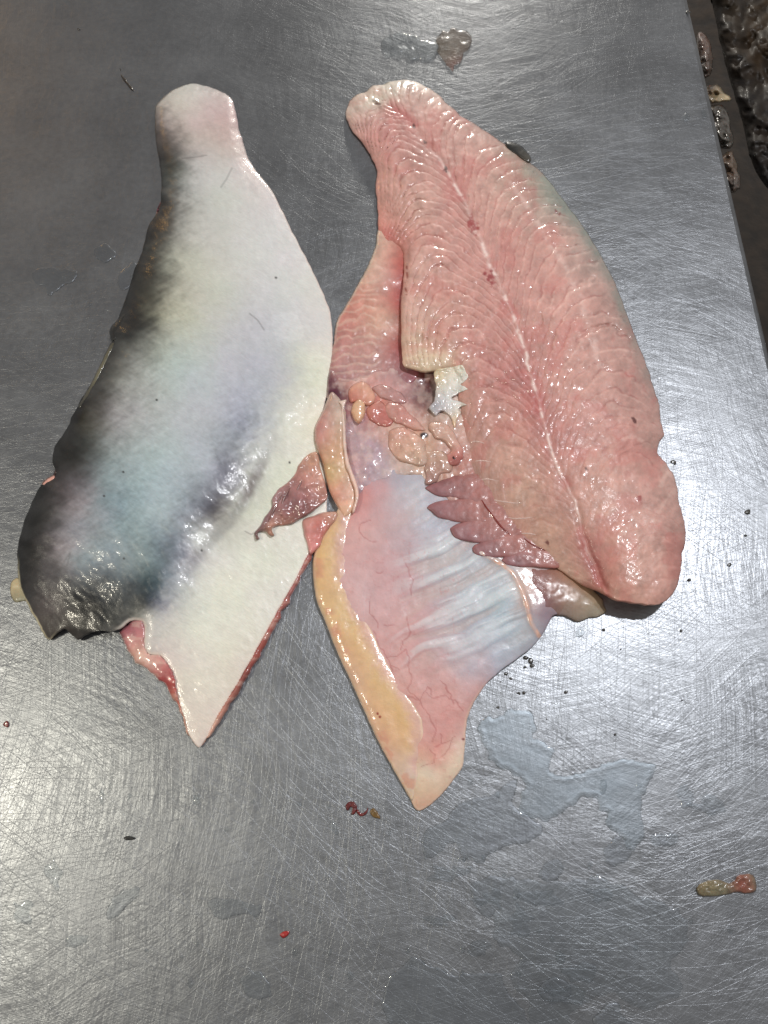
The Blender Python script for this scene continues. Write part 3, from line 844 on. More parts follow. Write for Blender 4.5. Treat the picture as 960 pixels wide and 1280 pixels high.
def wrinkle(x, y):
    # creases running down and to the left from the serrated rib line
    u = x * 0.90 - y * 0.43
    v = x * 0.43 + y * 0.90 + 5 * fbm(x, y, 50, 2, 1)
    zone = sst(470, 535, x) * sst(860, 790, y + 0.35 * (x - 560)) * sst(590, 640, y) * sst(660, 636, x - (y - 740) * 0.35)
    return fbm(u * 0.10, v, 11, 3, 4), zone


def h_flap(x, y, d):
    T = shep(x, y, H_F, 3.2)[:, 0]
    lift = shep(x, y, LIFT_F, 4)[:, 0]
    h = lift * 0.7 + np.maximum(T - lift * 0.7, 0) * (0.7 * dome(d, 24) + 0.3 * prof(d, 12))
    wv, z = wrinkle(x, y)
    h += 0.85 * wv * z
    dd = pdist(x, y, FOLD_F, closed=False)[0]
    h += 1.1 * np.exp(-(dd / 3.5) ** 2) * sst(1, 5, d)
    return h + 0.35 * fbm(x, y, 34, 3, 7) * sst(0, 8, d) + 0.05 * fbm(x, y, 6, 2, 3)


def c_flap(x, y, d):
    c = shep(x + 8 * fbm(x, y, 25, 2, 2), y + 8 * fbm(x, y, 25, 2, 6), colpts([(455,620,214,150,150),(450,660,218,168,166),(470,700,212,164,166),(460,740,214,172,174),(500,720,208,160,164),(490,600,186,172,184),(520,620,200,190,198),(540,650,190,186,200),(520,670,192,174,184),(560,690,196,190,198),(560,730,190,184,194),(600,720,190,190,200),(600,760,186,186,198),(640,750,186,188,198),(650,790,178,180,190),(610,820,184,180,196),(560,790,196,176,184),(520,780,212,162,164),(500,800,214,160,160),(530,840,214,160,158),(575,830,200,172,178),(560,870,216,160,156),(590,860,214,166,166),(540,910,218,158,152),(565,910,216,152,146),(545,945,220,152,140),(525,960,226,190,166),(540,965,232,206,188),(560,955,230,190,170),(575,945,228,200,182),(525,1000,226,180,156),(550,985,228,186,160),(515,985,224,190,160),(690,740,166,140,152),(680,770,160,136,148),(655,745,206,172,160),(580,640,176,150,160)]), 3.2)
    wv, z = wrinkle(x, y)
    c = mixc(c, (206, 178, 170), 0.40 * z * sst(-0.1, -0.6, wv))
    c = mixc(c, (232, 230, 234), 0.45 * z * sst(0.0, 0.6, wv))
    dv = np.full(len(x), 99.0)
    jx, jy = x + 1.8 * fbm(x, y, 8, 2, 3), y + 1.8 * fbm(x, y, 8, 2, 9)
    for ln in VESS:
        dv = np.minimum(dv, pdist(jx, jy, np.array(ln, float), closed=False)[0])
    c = c * np.array([0.92, 0.98, 0.97])
    c = mixc(c, (166, 78, 78), 0.52 * sst(1.3, 0.1, dv))
    # hair-fine vessels: contours of noise
    nz = np.abs(fbm(x, y, 20, 3, 14))
    c = mixc(c, (190, 104, 104), 0.28 * sst(0.05, 0.0, nz) * sst(620, 560, x) * sst(640, 700, y))
    dd = pdist(x, y, FOLD_F, closed=False)[0]
    c = mixc(c, (226, 176, 150), 0.8 * sst(4, 1, dd) * (0.5 + 0.5 * sst(-.3, .3, fbm(x, y, 8, 2, 5))))
    c = mixc(c, (226, 196, 176), 0.6 * sst(4, 1, d) * sst(840, 880, y))
    c = mixc(c, (120, 34, 30), sst(2.4, 1, np.hypot(x - 579, y - 924)))
    return c * (1 + 0.06 * fbm(x, y, 9, 3, 1))[:, None]


def h_flap_in(x, y):
    return shep(x, y, H_F, 3.2)[:, 0]


sheet("belly_flap", OUT_F, h_flap, c_flap, M_wet, fr_, step=1.3, inset=2.0, rough=0.6)
FAT = [(447,606),(441,636),(434,667),(434,707),(444,747),(464,787),(484,827),(508,867),(527,898),(529,926),(524,958),(521,985),(515,1001),(508,990),(494,966),(475,931),(455,888),(438,851),(421,815),(408,781),(396,751),(391,717),(393,690),(404,667),(418,645),(430,622)]


def h_fat(x, y, d):
    lf = 0.1 * fbm(x, y, 9, 2, 8) + shep(x, y, [(441,636,5.9),(434,707,6.35),(464,787,6.05),(508,867,5.2),(527,910,4.5),(521,985,2.8),(510,990,1.6),(475,931,1.8),(438,851,2),(408,781,2.2),(391,717,2.5),(418,645,3)])[:, 0]
    h = lf + np.maximum(shep(x, y, [(430,640,7.1),(415,720,7.8),(440,800,7.3),(470,860,6.7),(500,920,6.0),(518,985,4.0)], 3)[:, 0] - lf, 0) * prof(d, 22)
    return h + 0.30 * fbm(x, y, 7, 3, 5) * sst(2, 12, d) * sst(860, 780, y) + 0.35 * fbm(x, y, 22, 2, 1)


def c_fat(x, y, d):
    c = shep(x, y, colpts([(440,620,222,176,150),(425,660,228,184,132),(410,700,230,186,126),(405,740,230,182,122),(430,760,232,192,134),(425,810,226,172,122),(450,800,230,186,126),(470,850,230,184,122),(445,850,226,176,134),(500,890,230,182,118),(470,900,228,176,128),(515,930,230,182,124),(490,940,226,178,138),(515,965,228,200,166),(505,980,224,188,150),(434,700,226,182,146)]), 3.2)
    st = sst(0.1, 0.55, fbm(x, y, 12, 3, 9)) * sst(18, 9, d) * sst(470 + 0 * y, 440, x - (y - 800) * 0.45)
    c = c * np.array([0.90, 0.97, 1.18])
    c = mixc(c, (212, 146, 122), 0.6 * st)
    dl = pdist(x, y, np.array(FATLINE, float), closed=False)[0]
    c = mixc(c, (212, 168, 158), 0.85 * sst(20, 2, dl + 3 * fbm(x, y, 12, 2, 4)))
    c = mixc(c, (234, 206, 178), 0.6 * sst(5, 1.5, d))
    for sx_, sy_ in ((472,892),(475,896)): c = mixc(c, (140, 20, 16), sst(2.2, 1, np.hypot(x - sx_, y - sy_)))
    return c * (1 + 0.06 * fbm(x, y, 8, 3, 2))[:, None]


sheet("fat_strip", FAT, h_fat, c_fat, M_fat, fr_, step=1.3, inset=1.5, rough=0.5)
sheet("belly_muscle", OUT_B, h_bel, c_bel, M_wet, fr_, step=1.3, inset=2.0, rough=0.6)

# connective tissue in the gut opening
OUT_T = [(412,462),(440,470),(500,452),(548,452),(590,490),(600,560),(600,620),(570,640),(545,612),(520,598),(490,600),(462,612),(447,622),(436,600),(430,560),(420,520),(408,500)]


TIS = [(420,475,6),(450,470,5.5),(490,480,5.5),(520,500,5),(532,485,1.5),(560,500,6.5),(480,520,7),(450,540,6),(500,545,8),(520,560,8.5),(560,590,7.5),(580,620,7.5),(470,580,6.8),(430,540,6),(540,530,7)]


def tis_in(x, y):
    return shep(x, y, TIS)[:, 0] + 0.9 * fbm(x, y, 17, 4, 6)


def h_tis(x, y, d):
    T = shep(x, y, TIS)[:, 0]
    return 1 + (T - 1) * prof(d, 9) + 0.9 * fbm(x, y, 17, 4, 6) + 0.3 * fbm(x, y, 6, 2, 8)


def c_tis(x, y, d):
    c = shep(x + 4 * fbm(x, y, 14, 2, 1), y + 4 * fbm(x, y, 14, 2, 2), colpts([(416,474,120,74,82),(424,488,100,54,62),(440,475,208,160,150),(470,470,194,148,144),(500,475,176,136,136),(515,490,160,122,124),(530,478,88,40,42),(536,498,70,26,30),(540,470,100,50,48),(522,470,110,62,58),(560,490,206,190,180),(465,515,190,112,106),(475,505,204,130,116),(450,540,190,158,162),(470,560,178,150,160),(495,525,206,160,142),(480,540,200,156,146),(500,550,214,168,146),(515,565,216,178,150),(512,530,204,150,138),(535,530,194,158,142),(535,570,200,164,142),(550,590,192,150,132),(560,570,188,140,130),(580,600,176,126,118),(590,560,190,140,128),(460,590,184,156,166),(490,590,196,176,178),(440,580,190,150,150)]), 4)
    c = mixc(c, (226, 200, 190), 0.35 * sst(-0.2, 0.9, fbm(x, y, 9, 3, 5)))
    for sx_, sy_, r_ in ((530,544,4.2),(494,562,3.5),(473,462,1.8)): c = mixc(c, (48, 22, 24), sst(r_ * 1.3, r_ * .7, np.hypot((x - sx_) * .8, (y - sy_) * 1.2)))
    return c * (1 + 0.12 * fbm(x, y, 7, 3, 5))[:, None]


sheet("connective_tissue", OUT_T, h_tis, c_tis, M_wet, fr_, step=1.2, inset=1.0, rough=1.2)


def zr3(pts): return [(500 + a * 0.21882, 440 + b * 0.21875) for a, b in pts]
def zr2(pts): return [(380 + a * 0.19544, 450 + b * 0.19531) for a, b in pts]
def z6(pts): return [(300 + a / 6, 540 + b / 6) for a, b in pts]


LOBES = [[(145,775),(200,750),(330,700),(450,700),(560,800),(560,880),(420,870),(330,838),(230,825),(180,805)],
         [(155,885),(210,855),(320,840),(440,820),(560,850),(660,960),(470,985),(320,968),(220,945),(180,915)],
         [(286,1015),(310,990),(360,972),(480,930),(640,940),(720,1040),(560,1085),(480,1092),(400,1082),(320,1065)],
         [(412,1125),(430,1100),(500,1072),(600,1035),(740,1040),(800,1130),(640,1180),(600,1172),(520,1175),(440,1160)],
         [(582,1190),(610,1160),(660,1132),(760,1105),(900,1150),(920,1230),(780,1228),(680,1226),(610,1215)]]
for i, lb in enumerate(LOBES):
    blob("muscle_lobe", zr3(lb), 1.35, [(r[0], r[1], 146, 96, 98) for r in zr3(lb[:2])] + [(r[0], r[1], 164, 106, 98) for r in zr3(lb[3:6])] + [(r[0], r[1], 138, 94, 98) for r in zr3(lb[-2:])], M_flesh, fr_, R=7, lift=0.25, base=lambda x, y: h_flap_in(x, y) + 0.3, floor=0.003, lump=0.3, seed=i, inset=0.5, var=0.16, wet=0.22)

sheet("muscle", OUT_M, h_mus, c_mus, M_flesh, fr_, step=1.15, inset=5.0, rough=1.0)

TORN = [(195,112),(270,92),(350,72),(372,105),(392,140),(372,165),(345,185),(375,198),(390,215),(345,232),(296,262),(340,280),(384,300),(352,310),(328,326),(352,350),(330,385),(312,432),(296,400),(288,366),(262,345),(238,332),(222,340),(206,362),(182,345),(163,320),(186,285),(200,255),(206,190)]
MPOLY = spline(OUT_M, 6)


def mus_h(x, y, outside=None):
    x, y = np.ravel(x).astype(float), np.ravel(y).astype(float)
    d = pdist(x, y, MPOLY)[0]
    h = h_mus(x, y, d)
    return h if outside is None else np.where(inside(x, y, MPOLY), np.maximum(h, outside), outside)


blob("torn_membrane", zr3(TORN), 1.3, [(550,470,214,196,164),(565,475,222,216,206),(575,490,224,220,212),(560,500,210,206,204),(545,510,176,172,180),(570,515,206,196,186),(567,530,214,184,150)], M_wet, fr_, R=4, lift=0.35, floor=0.006, lump=0.8, lumps=6, seed=3, inset=0.5, rough=1.2, step=0.8, base=lambda x, y: mus_h(x, y, 8.6))
blob("fat_lobe", zr2([(283,210),(300,170),(340,145),(378,138),(415,160),(452,215),(456,255),(430,290),(395,290),(340,265),(300,275)]), 4.0, [(450,482,218,164,142),(462,495,214,158,136),(440,495,198,126,112)], M_wet, fr_, R=10, lift=0.4, floor=0.004, seed=1, base=tis_in, lump=0.5)
blob("fat_lobe", zr2([(300,320),(312,280),(335,252),(368,248),(392,280),(393,330),(378,375),(355,406),(325,388),(306,350)]), 5.0, [(445,510,222,180,146),(450,525,218,170,136)], M_wet, fr_, R=9, lift=0.6, floor=0.004, seed=2, base=tis_in, lump=0.4)
for k, (pts, top, cols) in enumerate([
        ([(163,415),(200,398),(255,405),(295,440),(325,505),(352,548),(358,600),(330,640),(285,640),(262,590),(290,560),(240,512),(195,478)], 3.6, [(545,535,204,166,150),(565,555,206,164,150),(572,568,190,124,114),(565,576,180,112,106)]),
        ([(-60,455),(10,432),(80,455),(140,505),(150,560),(146,640),(80,640),(0,620),(-60,560)], 2.6, [(505,545,206,158,142),(520,565,210,172,150),(528,575,196,166,150)]),
        ([(150,565),(240,570),(290,620),(300,680),(240,700),(210,745),(150,755),(142,680),(150,630)], 2.2, [(540,570,190,154,136),(555,590,180,140,126),(540,600,170,130,122)]),
        ([(-70,290),(0,300),(60,350),(120,410),(150,450),(90,450),(20,420),(-40,400),(-90,350)], 2.8, [(490,515,194,140,130),(505,520,196,136,128),(520,535,200,154,140)]),
        ([(-190,330),(-120,280),(-60,330),(-40,400),(-90,430),(-160,400)], 2.2, [(475,515,186,112,104),(470,505,196,130,116)]),
        ([(-160,200),(-80,190),(0,230),(40,290),(-40,290),(-120,260)], 1.8, [(480,490,186,140,134),(500,495,178,132,130)])]):
    blob("tissue_lump", zr3(pts), top, cols, M_wet, fr_, R=9, lift=0.15, floor=0.004, lump=0.8, lumps=7, rough=1.6, seed=k + 2, base=tis_in)
blob("blood_spot", [(565,571),(568,569),(571,572),(569,575),(566,574)], 4.3, [(568,572,50,10,10)], M_wet, fr_, R=2, lift=2.6, floor=0.008, seed=4, step=0.7, base=tis_in)
# rolled edge of skin and fat between belly muscle and fat strip
blob("skin_fold", [(413,490),(404,512),(395,530),(393,545),(396,560),(404,582),(409,606),(416,624),(424,637),(430,648),(441,640),(447,622),(444,602),(436,578),(432,552),(433,520),(430,504),(422,494)], lambda x, y: 9.0 + 1.2 * np.sin((y - 490) / 26), [(400,530,192,134,128),(398,550,198,144,134),(412,510,184,152,140),(425,520,206,180,164),(420,545,200,160,136),(420,570,206,164,130),(414,595,210,176,128),(428,590,214,180,152),(425,615,210,150,134),(438,620,222,184,164),(430,640,222,176,146)], M_wet, fr_, R=9, lift=4, floor=0.001, lump=0.6, lumps=8, seed=5)
blob("connective_strand", [(433,500),(430,512),(432,530),(433,555),(437,580),(446,603),(449,622),(443,640),(440,638),(444,620),(440,604),(432,582),(428,556),(427,528),(426,508),(423,502)], 10.6, [(430,520,224,200,188),(440,600,230,196,180)], M_wet, fr_, R=2.5, lift=8.2, floor=0.006, lump=0.2, seed=3, step=0.9)

# pelvic fin folded onto the other fillet
FIN = z6([(572,148),(535,155),(505,172),(470,205),(440,245),(425,290),(410,322),(360,375),(300,420),(262,462),(240,505),(238,560),(205,610),(180,642),(160,690),(135,722),(108,752),(114,785),(122,806),(138,804),(146,796),(134,772),(140,752),(166,745),(196,750),(214,772),(236,782),(258,775),(246,752),(242,728),(270,706),(330,700),(385,688),(425,668),(475,640),(520,612),(565,578),(612,535),(655,500),(650,430),(625,340),(598,250),(590,190)])
blob("pelvic_fin", FIN, lambda x, y: 3.2 + 1.6 * fbm(x, y, 16, 2, 3), [(392,570,200,154,132),(398,600,196,146,132),(380,590,188,136,124),(372,600,176,124,118),(385,625,164,110,108),(360,620,150,108,108),(355,635,146,98,98),(345,625,156,118,118),(335,650,140,104,104),(322,665,112,80,80),(375,640,138,92,92),(340,658,180,130,110)], M_wet, fr_, R=5, lift=1.0, floor=0.0035, lump=1.1, lumps=11, seed=7, base=lambda x, y: np.minimum(h_left_raw(x, y), 8.0) + 0.4, inset=0.4, step=0.9, var=0.2)
for ln in ([(352,645),(353,628),(362,610)],[(372,640),(370,618),(378,600)],[(335,652),(343,636),(352,618)]):
    pts = spline(ln, 5, closed=False)
    tubes("fin_ray", [(world_pt(pts[:, 0], pts[:, 1], (np.minimum(h_left_raw(pts[:, 0], pts[:, 1]), 8) + 3.4) / 1000), 0.0011 * np.sin(np.linspace(.3, 2.8, len(pts))))], simple("fin_ray_skin", (0.22, 0.10, 0.09), 0.3, coat=0.8), fr_)
blob("skin_tab", z6([(725,600),(640,600),(560,622),(490,645),(466,662),(466,700),(478,760),(500,830),(528,922),(570,890),(600,860),(625,790),(690,700),(726,650)]), 6.2, [(385,652,196,140,130),(400,650,190,120,112),(410,660,196,124,112),(388,680,214,140,136),(418,645,204,160,140)], M_wet, fr_, R=6, lift=2.0, lump=0.9, lumps=9, seed=2, base=lambda x, y: 2.0 + 0 * x)

# clear slimy membrane between belly flap and shoulder
blob("clear_membrane", [(655,700),(680,703),(716,714),(740,733),(753,750),(757,763),(748,771),(736,773),(722,777),(707,771),(690,769),(676,774),(664,752),(652,728)], lambda x, y: np.interp(x, [655, 700, 755], [7.6, 6.6, 4.0]), [(670,715,150,104,98),(690,730,160,114,102),(705,722,170,126,106),(730,745,168,138,112),(745,765,156,142,120),(705,760,152,124,110),(680,755,138,100,104)], M_gel, fr_, wet=0.18, R=26, lift=0.5, floor=0.0003, lump=0.3, lumps=14, rough=1.5, seed=7)
blob("dorsal_fin_stub", [(632,178),(640,177),(650,181),(658,188),(664,199),(660,204),(645,194),(634,186)], 5.0, [(650,186,26,26,24),(660,197,70,66,58)], M_skin, fr_, R=5, lift=2.0, seed=3)

# ribs: pale threads under the surface
M_rib = simple("rib_membrane", (0.60, 0.42, 0.37), 0.25, coat=0.6, scale=900, var=0.12)


for ln in ([(591,577),(602,576),(616,578)],[(599,600),(610,599),(626,602)],[(612,624),(622,626),(642,629),(660,628)],[(627,645),(640,648),(656,648),(676,644)],[(648,667),(660,667),(674,669)],[(586,553),(596,552),(608,555)]):
    p = spline(ln, 6, closed=False)
    hh = mus_h(p[:, 0], p[:, 1])
    tubes("rib_thread", [(world_pt(p[:, 0], p[:, 1], hh / 1000 - 0.0004), 0.00075 * np.sin(np.linspace(.25, 2.9, len(p))))], M_rib, fr_)
M_clot = simple("blood_line", (0.20, 0.022, 0.015), 0.15, coat=1.0, scale=500)
p = spline([(598,618),(606,632),(616,646),(628,660),(640,670)], 6, closed=False)
tubes("blood_line", [(world_pt(p[:, 0], p[:, 1], 0.0079), 0.0011 * np.sin(np.linspace(.3, 2.9, len(p))))], M_clot, fr_)
p = spline([(655,673),(666,681),(682,688)], 6, closed=False)
tubes("blood_line", [(world_pt(p[:, 0], p[:, 1], 0.0082), 0.0006 * np.sin(np.linspace(.3, 2.9, len(p))))], M_clot, fr_)

# ------------------------------------------------------------------ water on the steel
M_film = water_film("cloudy_water", (0.42, 0.49, 0.55), 0.24, rough=0.42)
M_film2 = water_film("thin_water", (0.36, 0.385, 0.43), 0.20, rough=0.40)
M_thin = water_film("clear_thin_water", (0.36, 0.385, 0.43), 0.10, rough=0.40)
M_drop = water_film("water_drop", (0.30, 0.32, 0.34), 0.08, rough=0.25)
white = lambda x, y, d: np.ones((len(x), 3)) * 0.5


def film(name, outline, label, mat, thick=0.22, R=4, step=1.6, rough=2.6, smooth_n=5, seed=0, lump=0.06, rim=0.0):
    def hh(x, y, d):
        return 0.08 + thick * prof(d, R) + 0.55 * rim * np.exp(-((d - R) / (R * .6)) ** 2) + lump * fbm(x, y, 14, 3, seed) * sst(0, R, d)
    o = sheet(name, outline, hh, white, mat, None, step=step, floor=0.00006, inset=0.2, rough=rough, smooth_n=smooth_n, seed=seed)
    return tag(o, label, "water")


film("water_puddle", [(598,903),(606,898),(618,899),(628,890),(641,885),(652,888),(662,890),(669,910),(666,926),(680,928),(692,933),(692,945),(687,965),(702,970),(717,968),(735,962),(754,954),(770,950),(786,947),(802,952),(818,958),(814,972),(806,990),(800,1007),(806,1034),(801,1056),(790,1064),(777,1048),(766,1038),(761,1028),(756,1018),(750,1008),(741,999),(729,996),(712,1008),(696,1020),(684,1026),(668,1022),(650,1012),(656,990),(652,974),(640,964),(622,954),(612,945),(603,925)],
     "pale blue ragged water puddle beside the tip of the pink belly flap", M_film, seed=1, R=5, rim=0.25, rough=4.5)
film("water_puddle", [(648,974),(640,1000),(655,1016),(680,1032),(676,1045),(648,1056),(628,1060),(612,1066),(602,1078),(590,1072),(580,1076),(572,1056),(560,1056),(547,1066),(531,1073),(526,1050),(536,1036),(560,1022),(574,1003),(596,996),(612,993),(630,982)],
     "grey thin water film with beaded edge below the belly flap tip", M_film2, seed=3, R=4, rim=0.3)
film("water_puddle", [(514,1196),(530,1205),(547,1211),(562,1216),(580,1217),(600,1216),(621,1217),(630,1226),(636,1240),(646,1252),(657,1272),(668,1292),(640,1310),(560,1312),(500,1300),(478,1262),(486,1226)],
     "dark smooth water film with a beaded rim along the near table side", M_film2, seed=5, R=3, rim=0.35)
film("water_puddle", [(742,1280),(746,1268),(756,1256),(766,1253),(774,1258),(780,1270),(792,1284),(790,1300),(750,1302)],
     "small domed water puddle next to the dark smooth film", M_film2, seed=6, R=5, thick=0.9)
film("water_puddle", [(40,340),(60,334),(82,336),(96,340),(90,352),(74,358),(62,370),(54,356),(42,350)], "faint flat water patch beside the dark back of the skin-up fillet", M_film2, seed=7, R=3, rim=0.2)
film("water_puddle", [(118,312),(130,306),(142,312),(144,320),(132,326),(120,322)], "small round water patch near the tail of the skin-up fillet", M_film2, seed=8, R=3, rim=0.25)
film("water_puddle", [(146,350),(154,334),(168,326),(172,340),(162,356),(152,364)], "narrow water patch touching the dark back of the skin-up fillet", M_film2, seed=9, R=3, rim=0.25)
film("water_puddle", [(134,1136),(140,1124),(152,1114),(166,1108),(174,1112),(168,1124),(156,1134),(146,1146),(136,1148)], "curved elongated water patch alone on the bare steel", M_film2, seed=10, R=3.5, rim=0.3)
film("water_puddle", [(300,1222),(312,1214),(328,1216),(338,1230),(340,1246),(326,1250),(312,1246),(304,1236)], "hooked little water patch on dull steel near the dark film", M_film2, seed=11, R=3.5, rim=0.3)
film("water_puddle", [(262,1126),(280,1122),(308,1128),(326,1132),(322,1144),(300,1142),(284,1150),(268,1144)], "flat ragged water patch on bare steel beside a small red speck", M_film2, seed=12, R=3, rim=0.2)
film("water_puddle", [(680,1080),(694,1074),(706,1082),(700,1096),(684,1102),(672,1094)], "small ragged water patch below the pale blue puddle", M_film2, seed=13, R=3, rim=0.25)
film("water_puddle", [(756,1060),(770,1046),(780,1052),(790,1066),(784,1078),(768,1084),(756,1078)], "water patch hanging off the lower corner of the pale blue puddle", M_film2, seed=14, R=3.5, rim=0.25)
film("water_puddle", [(674,1236),(690,1224),(706,1228),(714,1244),(700,1254),(682,1252)], "little ridged water patch between the dark film and the brown scrap", M_film2, seed=15, R=3.5, rim=0.3)
film("slime_patch", [(474,54),(486,46),(502,42),(518,44),(534,50),(548,58),(544,70),(528,74),(512,76),(506,66),(492,66),(480,64)], "clear lumpy slime patch behind the tail of the flesh-up fillet", M_drop, seed=2, thick=1.6, R=6, lump=1.7, rough=3.5)

film("water_film", [(596,1100),(640,1092),(690,1106),(742,1098),(800,1116),(846,1138),(862,1176),(838,1206),(852,1240),(806,1262),(760,1240),(722,1262),(700,1300),(664,1296),(662,1256),(640,1226),(648,1190),(616,1172),(622,1138),(590,1124)], "broad clear water film with a ragged edge spreading toward the near table side", M_thin, seed=4, R=4, rim=0.5, rough=6.0, step=1.8, lump=0.12)
for k, (x, y, rx, ry) in enumerate([(560,1092,26,10),(612,1128,20,16),(652,1152,14,20),(726,1216,18,12),(884,1008,22,12),(858,992,10,14),(676,1122,24,10),(706,1244,22,14),(830,1050,16,10),(752,1118,20,9),(548,1150,18,8),(600,1186,14,10),(66,1094,10,22),(30,1140,14,16),(96,1176,14,10)]):
    q = random.Random(k + 30)
    pts = [(x + rx * q.uniform(.5, 1.4) * math.cos(2 * math.pi * i / 13), y + ry * q.uniform(.5, 1.4) * math.sin(2 * math.pi * i / 13)) for i in range(13)]
    o = film("water_patch", pts, "thin ragged clear water patch on the dull scratched steel", M_thin, seed=k, R=3.2, rim=0.35, step=1.4, rough=2.0, smooth_n=4)
    tag(o, group="thin ragged water patches on the steel")

# single drops
rs = random.Random(11)
DR = [(245,1000,4.5,1.4),(418,1035,4,2.2),(452,1058,2.5,1.6),(438,1220,4,1.2),(413,1222,2.5,1.2),(238,1230,4,1.2),(246,998,2,1),(127,995,2.5,4),(161,996,2,2.5),(228,1036,2.5,1),(283,1037,2.5,1),(375,1005,2.5,1),(411,1008,2.5,1),(316,1002,2.5,1),(487,1042,2,1.5),(508,1100,2.5,1.5),(512,1112,2,1.2),(510,1188,3,1.3),(400,1152,2.5,1.2),(412,1190,3,1.5),(368,1190,3,1.6),(376,1246,2.5,1.2),(246,1180,2,1.4),(227,1196,2,1.2),(183,1188,3,.7),(160,1268,2.5,1),(754,982,4.5,2.2),(799,982,4,.8),(737,1082,3,1.6),(645,1118,4.5,1.6),(700,1196,5.5,1.4),(690,1174,3,1.5),(674,1164,3,.8),(648,1218,4,.7),(913,1162,3.2,1.7),(864,1152,3,1.2),(795,1184,2.6,2),(578,1187,3,1.8),(787,1161,2.2,1.2),(622,993,3,1.6),(588,977,3,1.3),(604,1072,3,1),(580,1074,2.6,1),(532,1072,2.6,1),(588,1085,2.6,1),(630,1094,2.6,1),(725,790,5.5,1.3),(112,380,2,1),(92,270,2,1),(165,345,3,1),(726,612,2,1),(880,142,3,2),(858,146,4,1.6),(200,132,3,1)]  # the drop just below the clear membrane takes the place of its shadow
DR = [d for d in DR if d[:2] != (726,612)]
for i, (x, y, r, asp) in enumerate(DR):
    pts = []
    a0 = rs.uniform(-.5, .5)
    for k in range(9):
        a = 2 * math.pi * k / 9
        rr = r * (1 + rs.uniform(-.2, .2))
        u, v = rr * math.cos(a), rr * math.sin(a) * asp
        pts.append((x + u * math.cos(a0) - v * math.sin(a0), y + u * math.sin(a0) + v * math.cos(a0)))
    o = sheet("water_drop", pts, lambda X, Y, d: 0.1 + 0.30 * r * prof(d, r * 0.9), white, M_drop, None, step=max(0.8, r / 4), floor=0.00006, inset=0.1, smooth_n=3)
    tag(o, "tiny clear water drop standing on the scratched steel", "water drop", "loose water drops on the table")
# beads along the rim of the dark film
for i, (x, y) in enumerate([(530,1203),(538,1207),(546,1211),(556,1214),(566,1216),(578,1217),(590,1217),(608,1217),(620,1218),(574,1074),(586,1073),(603,1070)]):
    r = rs.uniform(1.6, 2.6)
    pts = [(x + r * math.cos(2 * math.pi * k / 7), y + r * math.sin(2 * math.pi * k / 7) * 1.1) for k in range(7)]
    o = sheet("water_bead", pts, lambda X, Y, d: 0.5 + 0.55 * r * prof(d, r), white, M_drop, None, step=0.7, floor=0.00006, inset=0.1, smooth_n=3)
    tag(o, "tiny water bead on the rim of a thin water film", "water bead", "beads on the water film rims")


# ------------------------------------------------------------------ scraps and specks
def scrap(name, outline, label, cat, colors, top=1.5, R=4, mat=None, lump=0.3, seed=0, z0=0.0003, step=1.0, group=None, lumps=7, rough=0.7, smooth_n=6):
    cp = colpts(colors)
    o = sheet(name, outline, lambda x, y, d: z0 * 1000 + 0.25 + top * prof(d, R) + lump * fbm(x, y, lumps, 3, seed) * sst(0, R, d),
              lambda x, y, d: shep(x, y, cp, 3.5) * (1 + 0.25 * fbm(x, y, 5, 3, seed))[:, None], mat or M_wet, None, step=step, floor=z0, inset=0.4, rough=rough, seed=seed, smooth_n=smooth_n)
    return tag(o, label, cat, group)


scrap("fish_scrap", [(871,1110),(876,1104),(886,1100),(898,1099),(910,1103),(918,1100),(922,1094),(934,1092),(943,1095),(946,1105),(944,1115),(934,1117),(922,1115),(908,1118),(896,1120),(882,1121),(874,1118)], "olive translucent fish scrap with a red end lying on the steel", "fish scrap",
      [(880,1112,116,104,78),(895,1108,124,114,88),(910,1110,110,102,84),(922,1106,130,80,64),(930,1104,140,70,58),(936,1108,132,84,68),(943,1100,110,100,82)], 2.4, 6, seed=3, lump=0.8, lumps=6)
scrap("brown_smear", [(546,58),(552,44),(564,37),(578,38),(587,47),(588,60),(580,72),(570,78),(566,90),(556,84),(550,72)], "brown wet smear on the steel beside clear slime", "smear",
      [(552,50,92,70,40),(580,45,88,62,34),(584,62,84,60,34),(568,58,118,96,70),(556,72,106,84,58),(568,84,120,60,44)], 1.0, 8, seed=5, lump=1.0, lumps=9, rough=5.0, smooth_n=3, mat=M_smear)
scrap("blood_curl", [(432,1008),(436,1003),(443,1003),(446,1009),(443,1018),(438,1018),(441,1011),(438,1008),(435,1013)], "dark red curled clot beside an olive fleck", "blood clot", [(440,1010,92,12,14)], 0.9, 2, seed=1, step=0.7)
scrap("blood_curl", [(447,1012),(452,1017),(458,1014),(460,1010),(457,1018),(451,1020),(446,1016)], "thin red hooked clot between dark red clot and olive fleck", "blood clot", [(452,1016,104,22,20)], 0.7, 1.5, seed=2, step=0.7)
scrap("olive_fleck", [(462,1014),(467,1010),(472,1016),(475,1023),(470,1022),(465,1020)], "olive brown fleck near the tip of the yellow fat strip", "fleck", [(468,1016,112,84,34)], 0.8, 2.5, seed=3, step=0.7)
scrap("red_speck", [(350,1168),(355,1164),(362,1164),(360,1170),(354,1173)], "bright red speck alone on the dull steel", "blood speck", [(356,1168,150,22,18)], 0.8, 2.5, seed=4, step=0.7)
scrap("red_speck", [(4,905),(8,901),(11,904),(10,909),(6,908)], "dark red speck on steel below the skin-up fillet's shoulder", "blood speck", [(8,905,110,26,22)], 0.6, 2, seed=5, step=0.7)
scrap("dark_splinter", [(155,1047),(161,1045),(169,1047),(167,1050),(158,1050)], "short black splinter lying alone on bright steel", "splinter", [(160,1047,18,18,16)], 0.7, 2, seed=6, step=0.7)
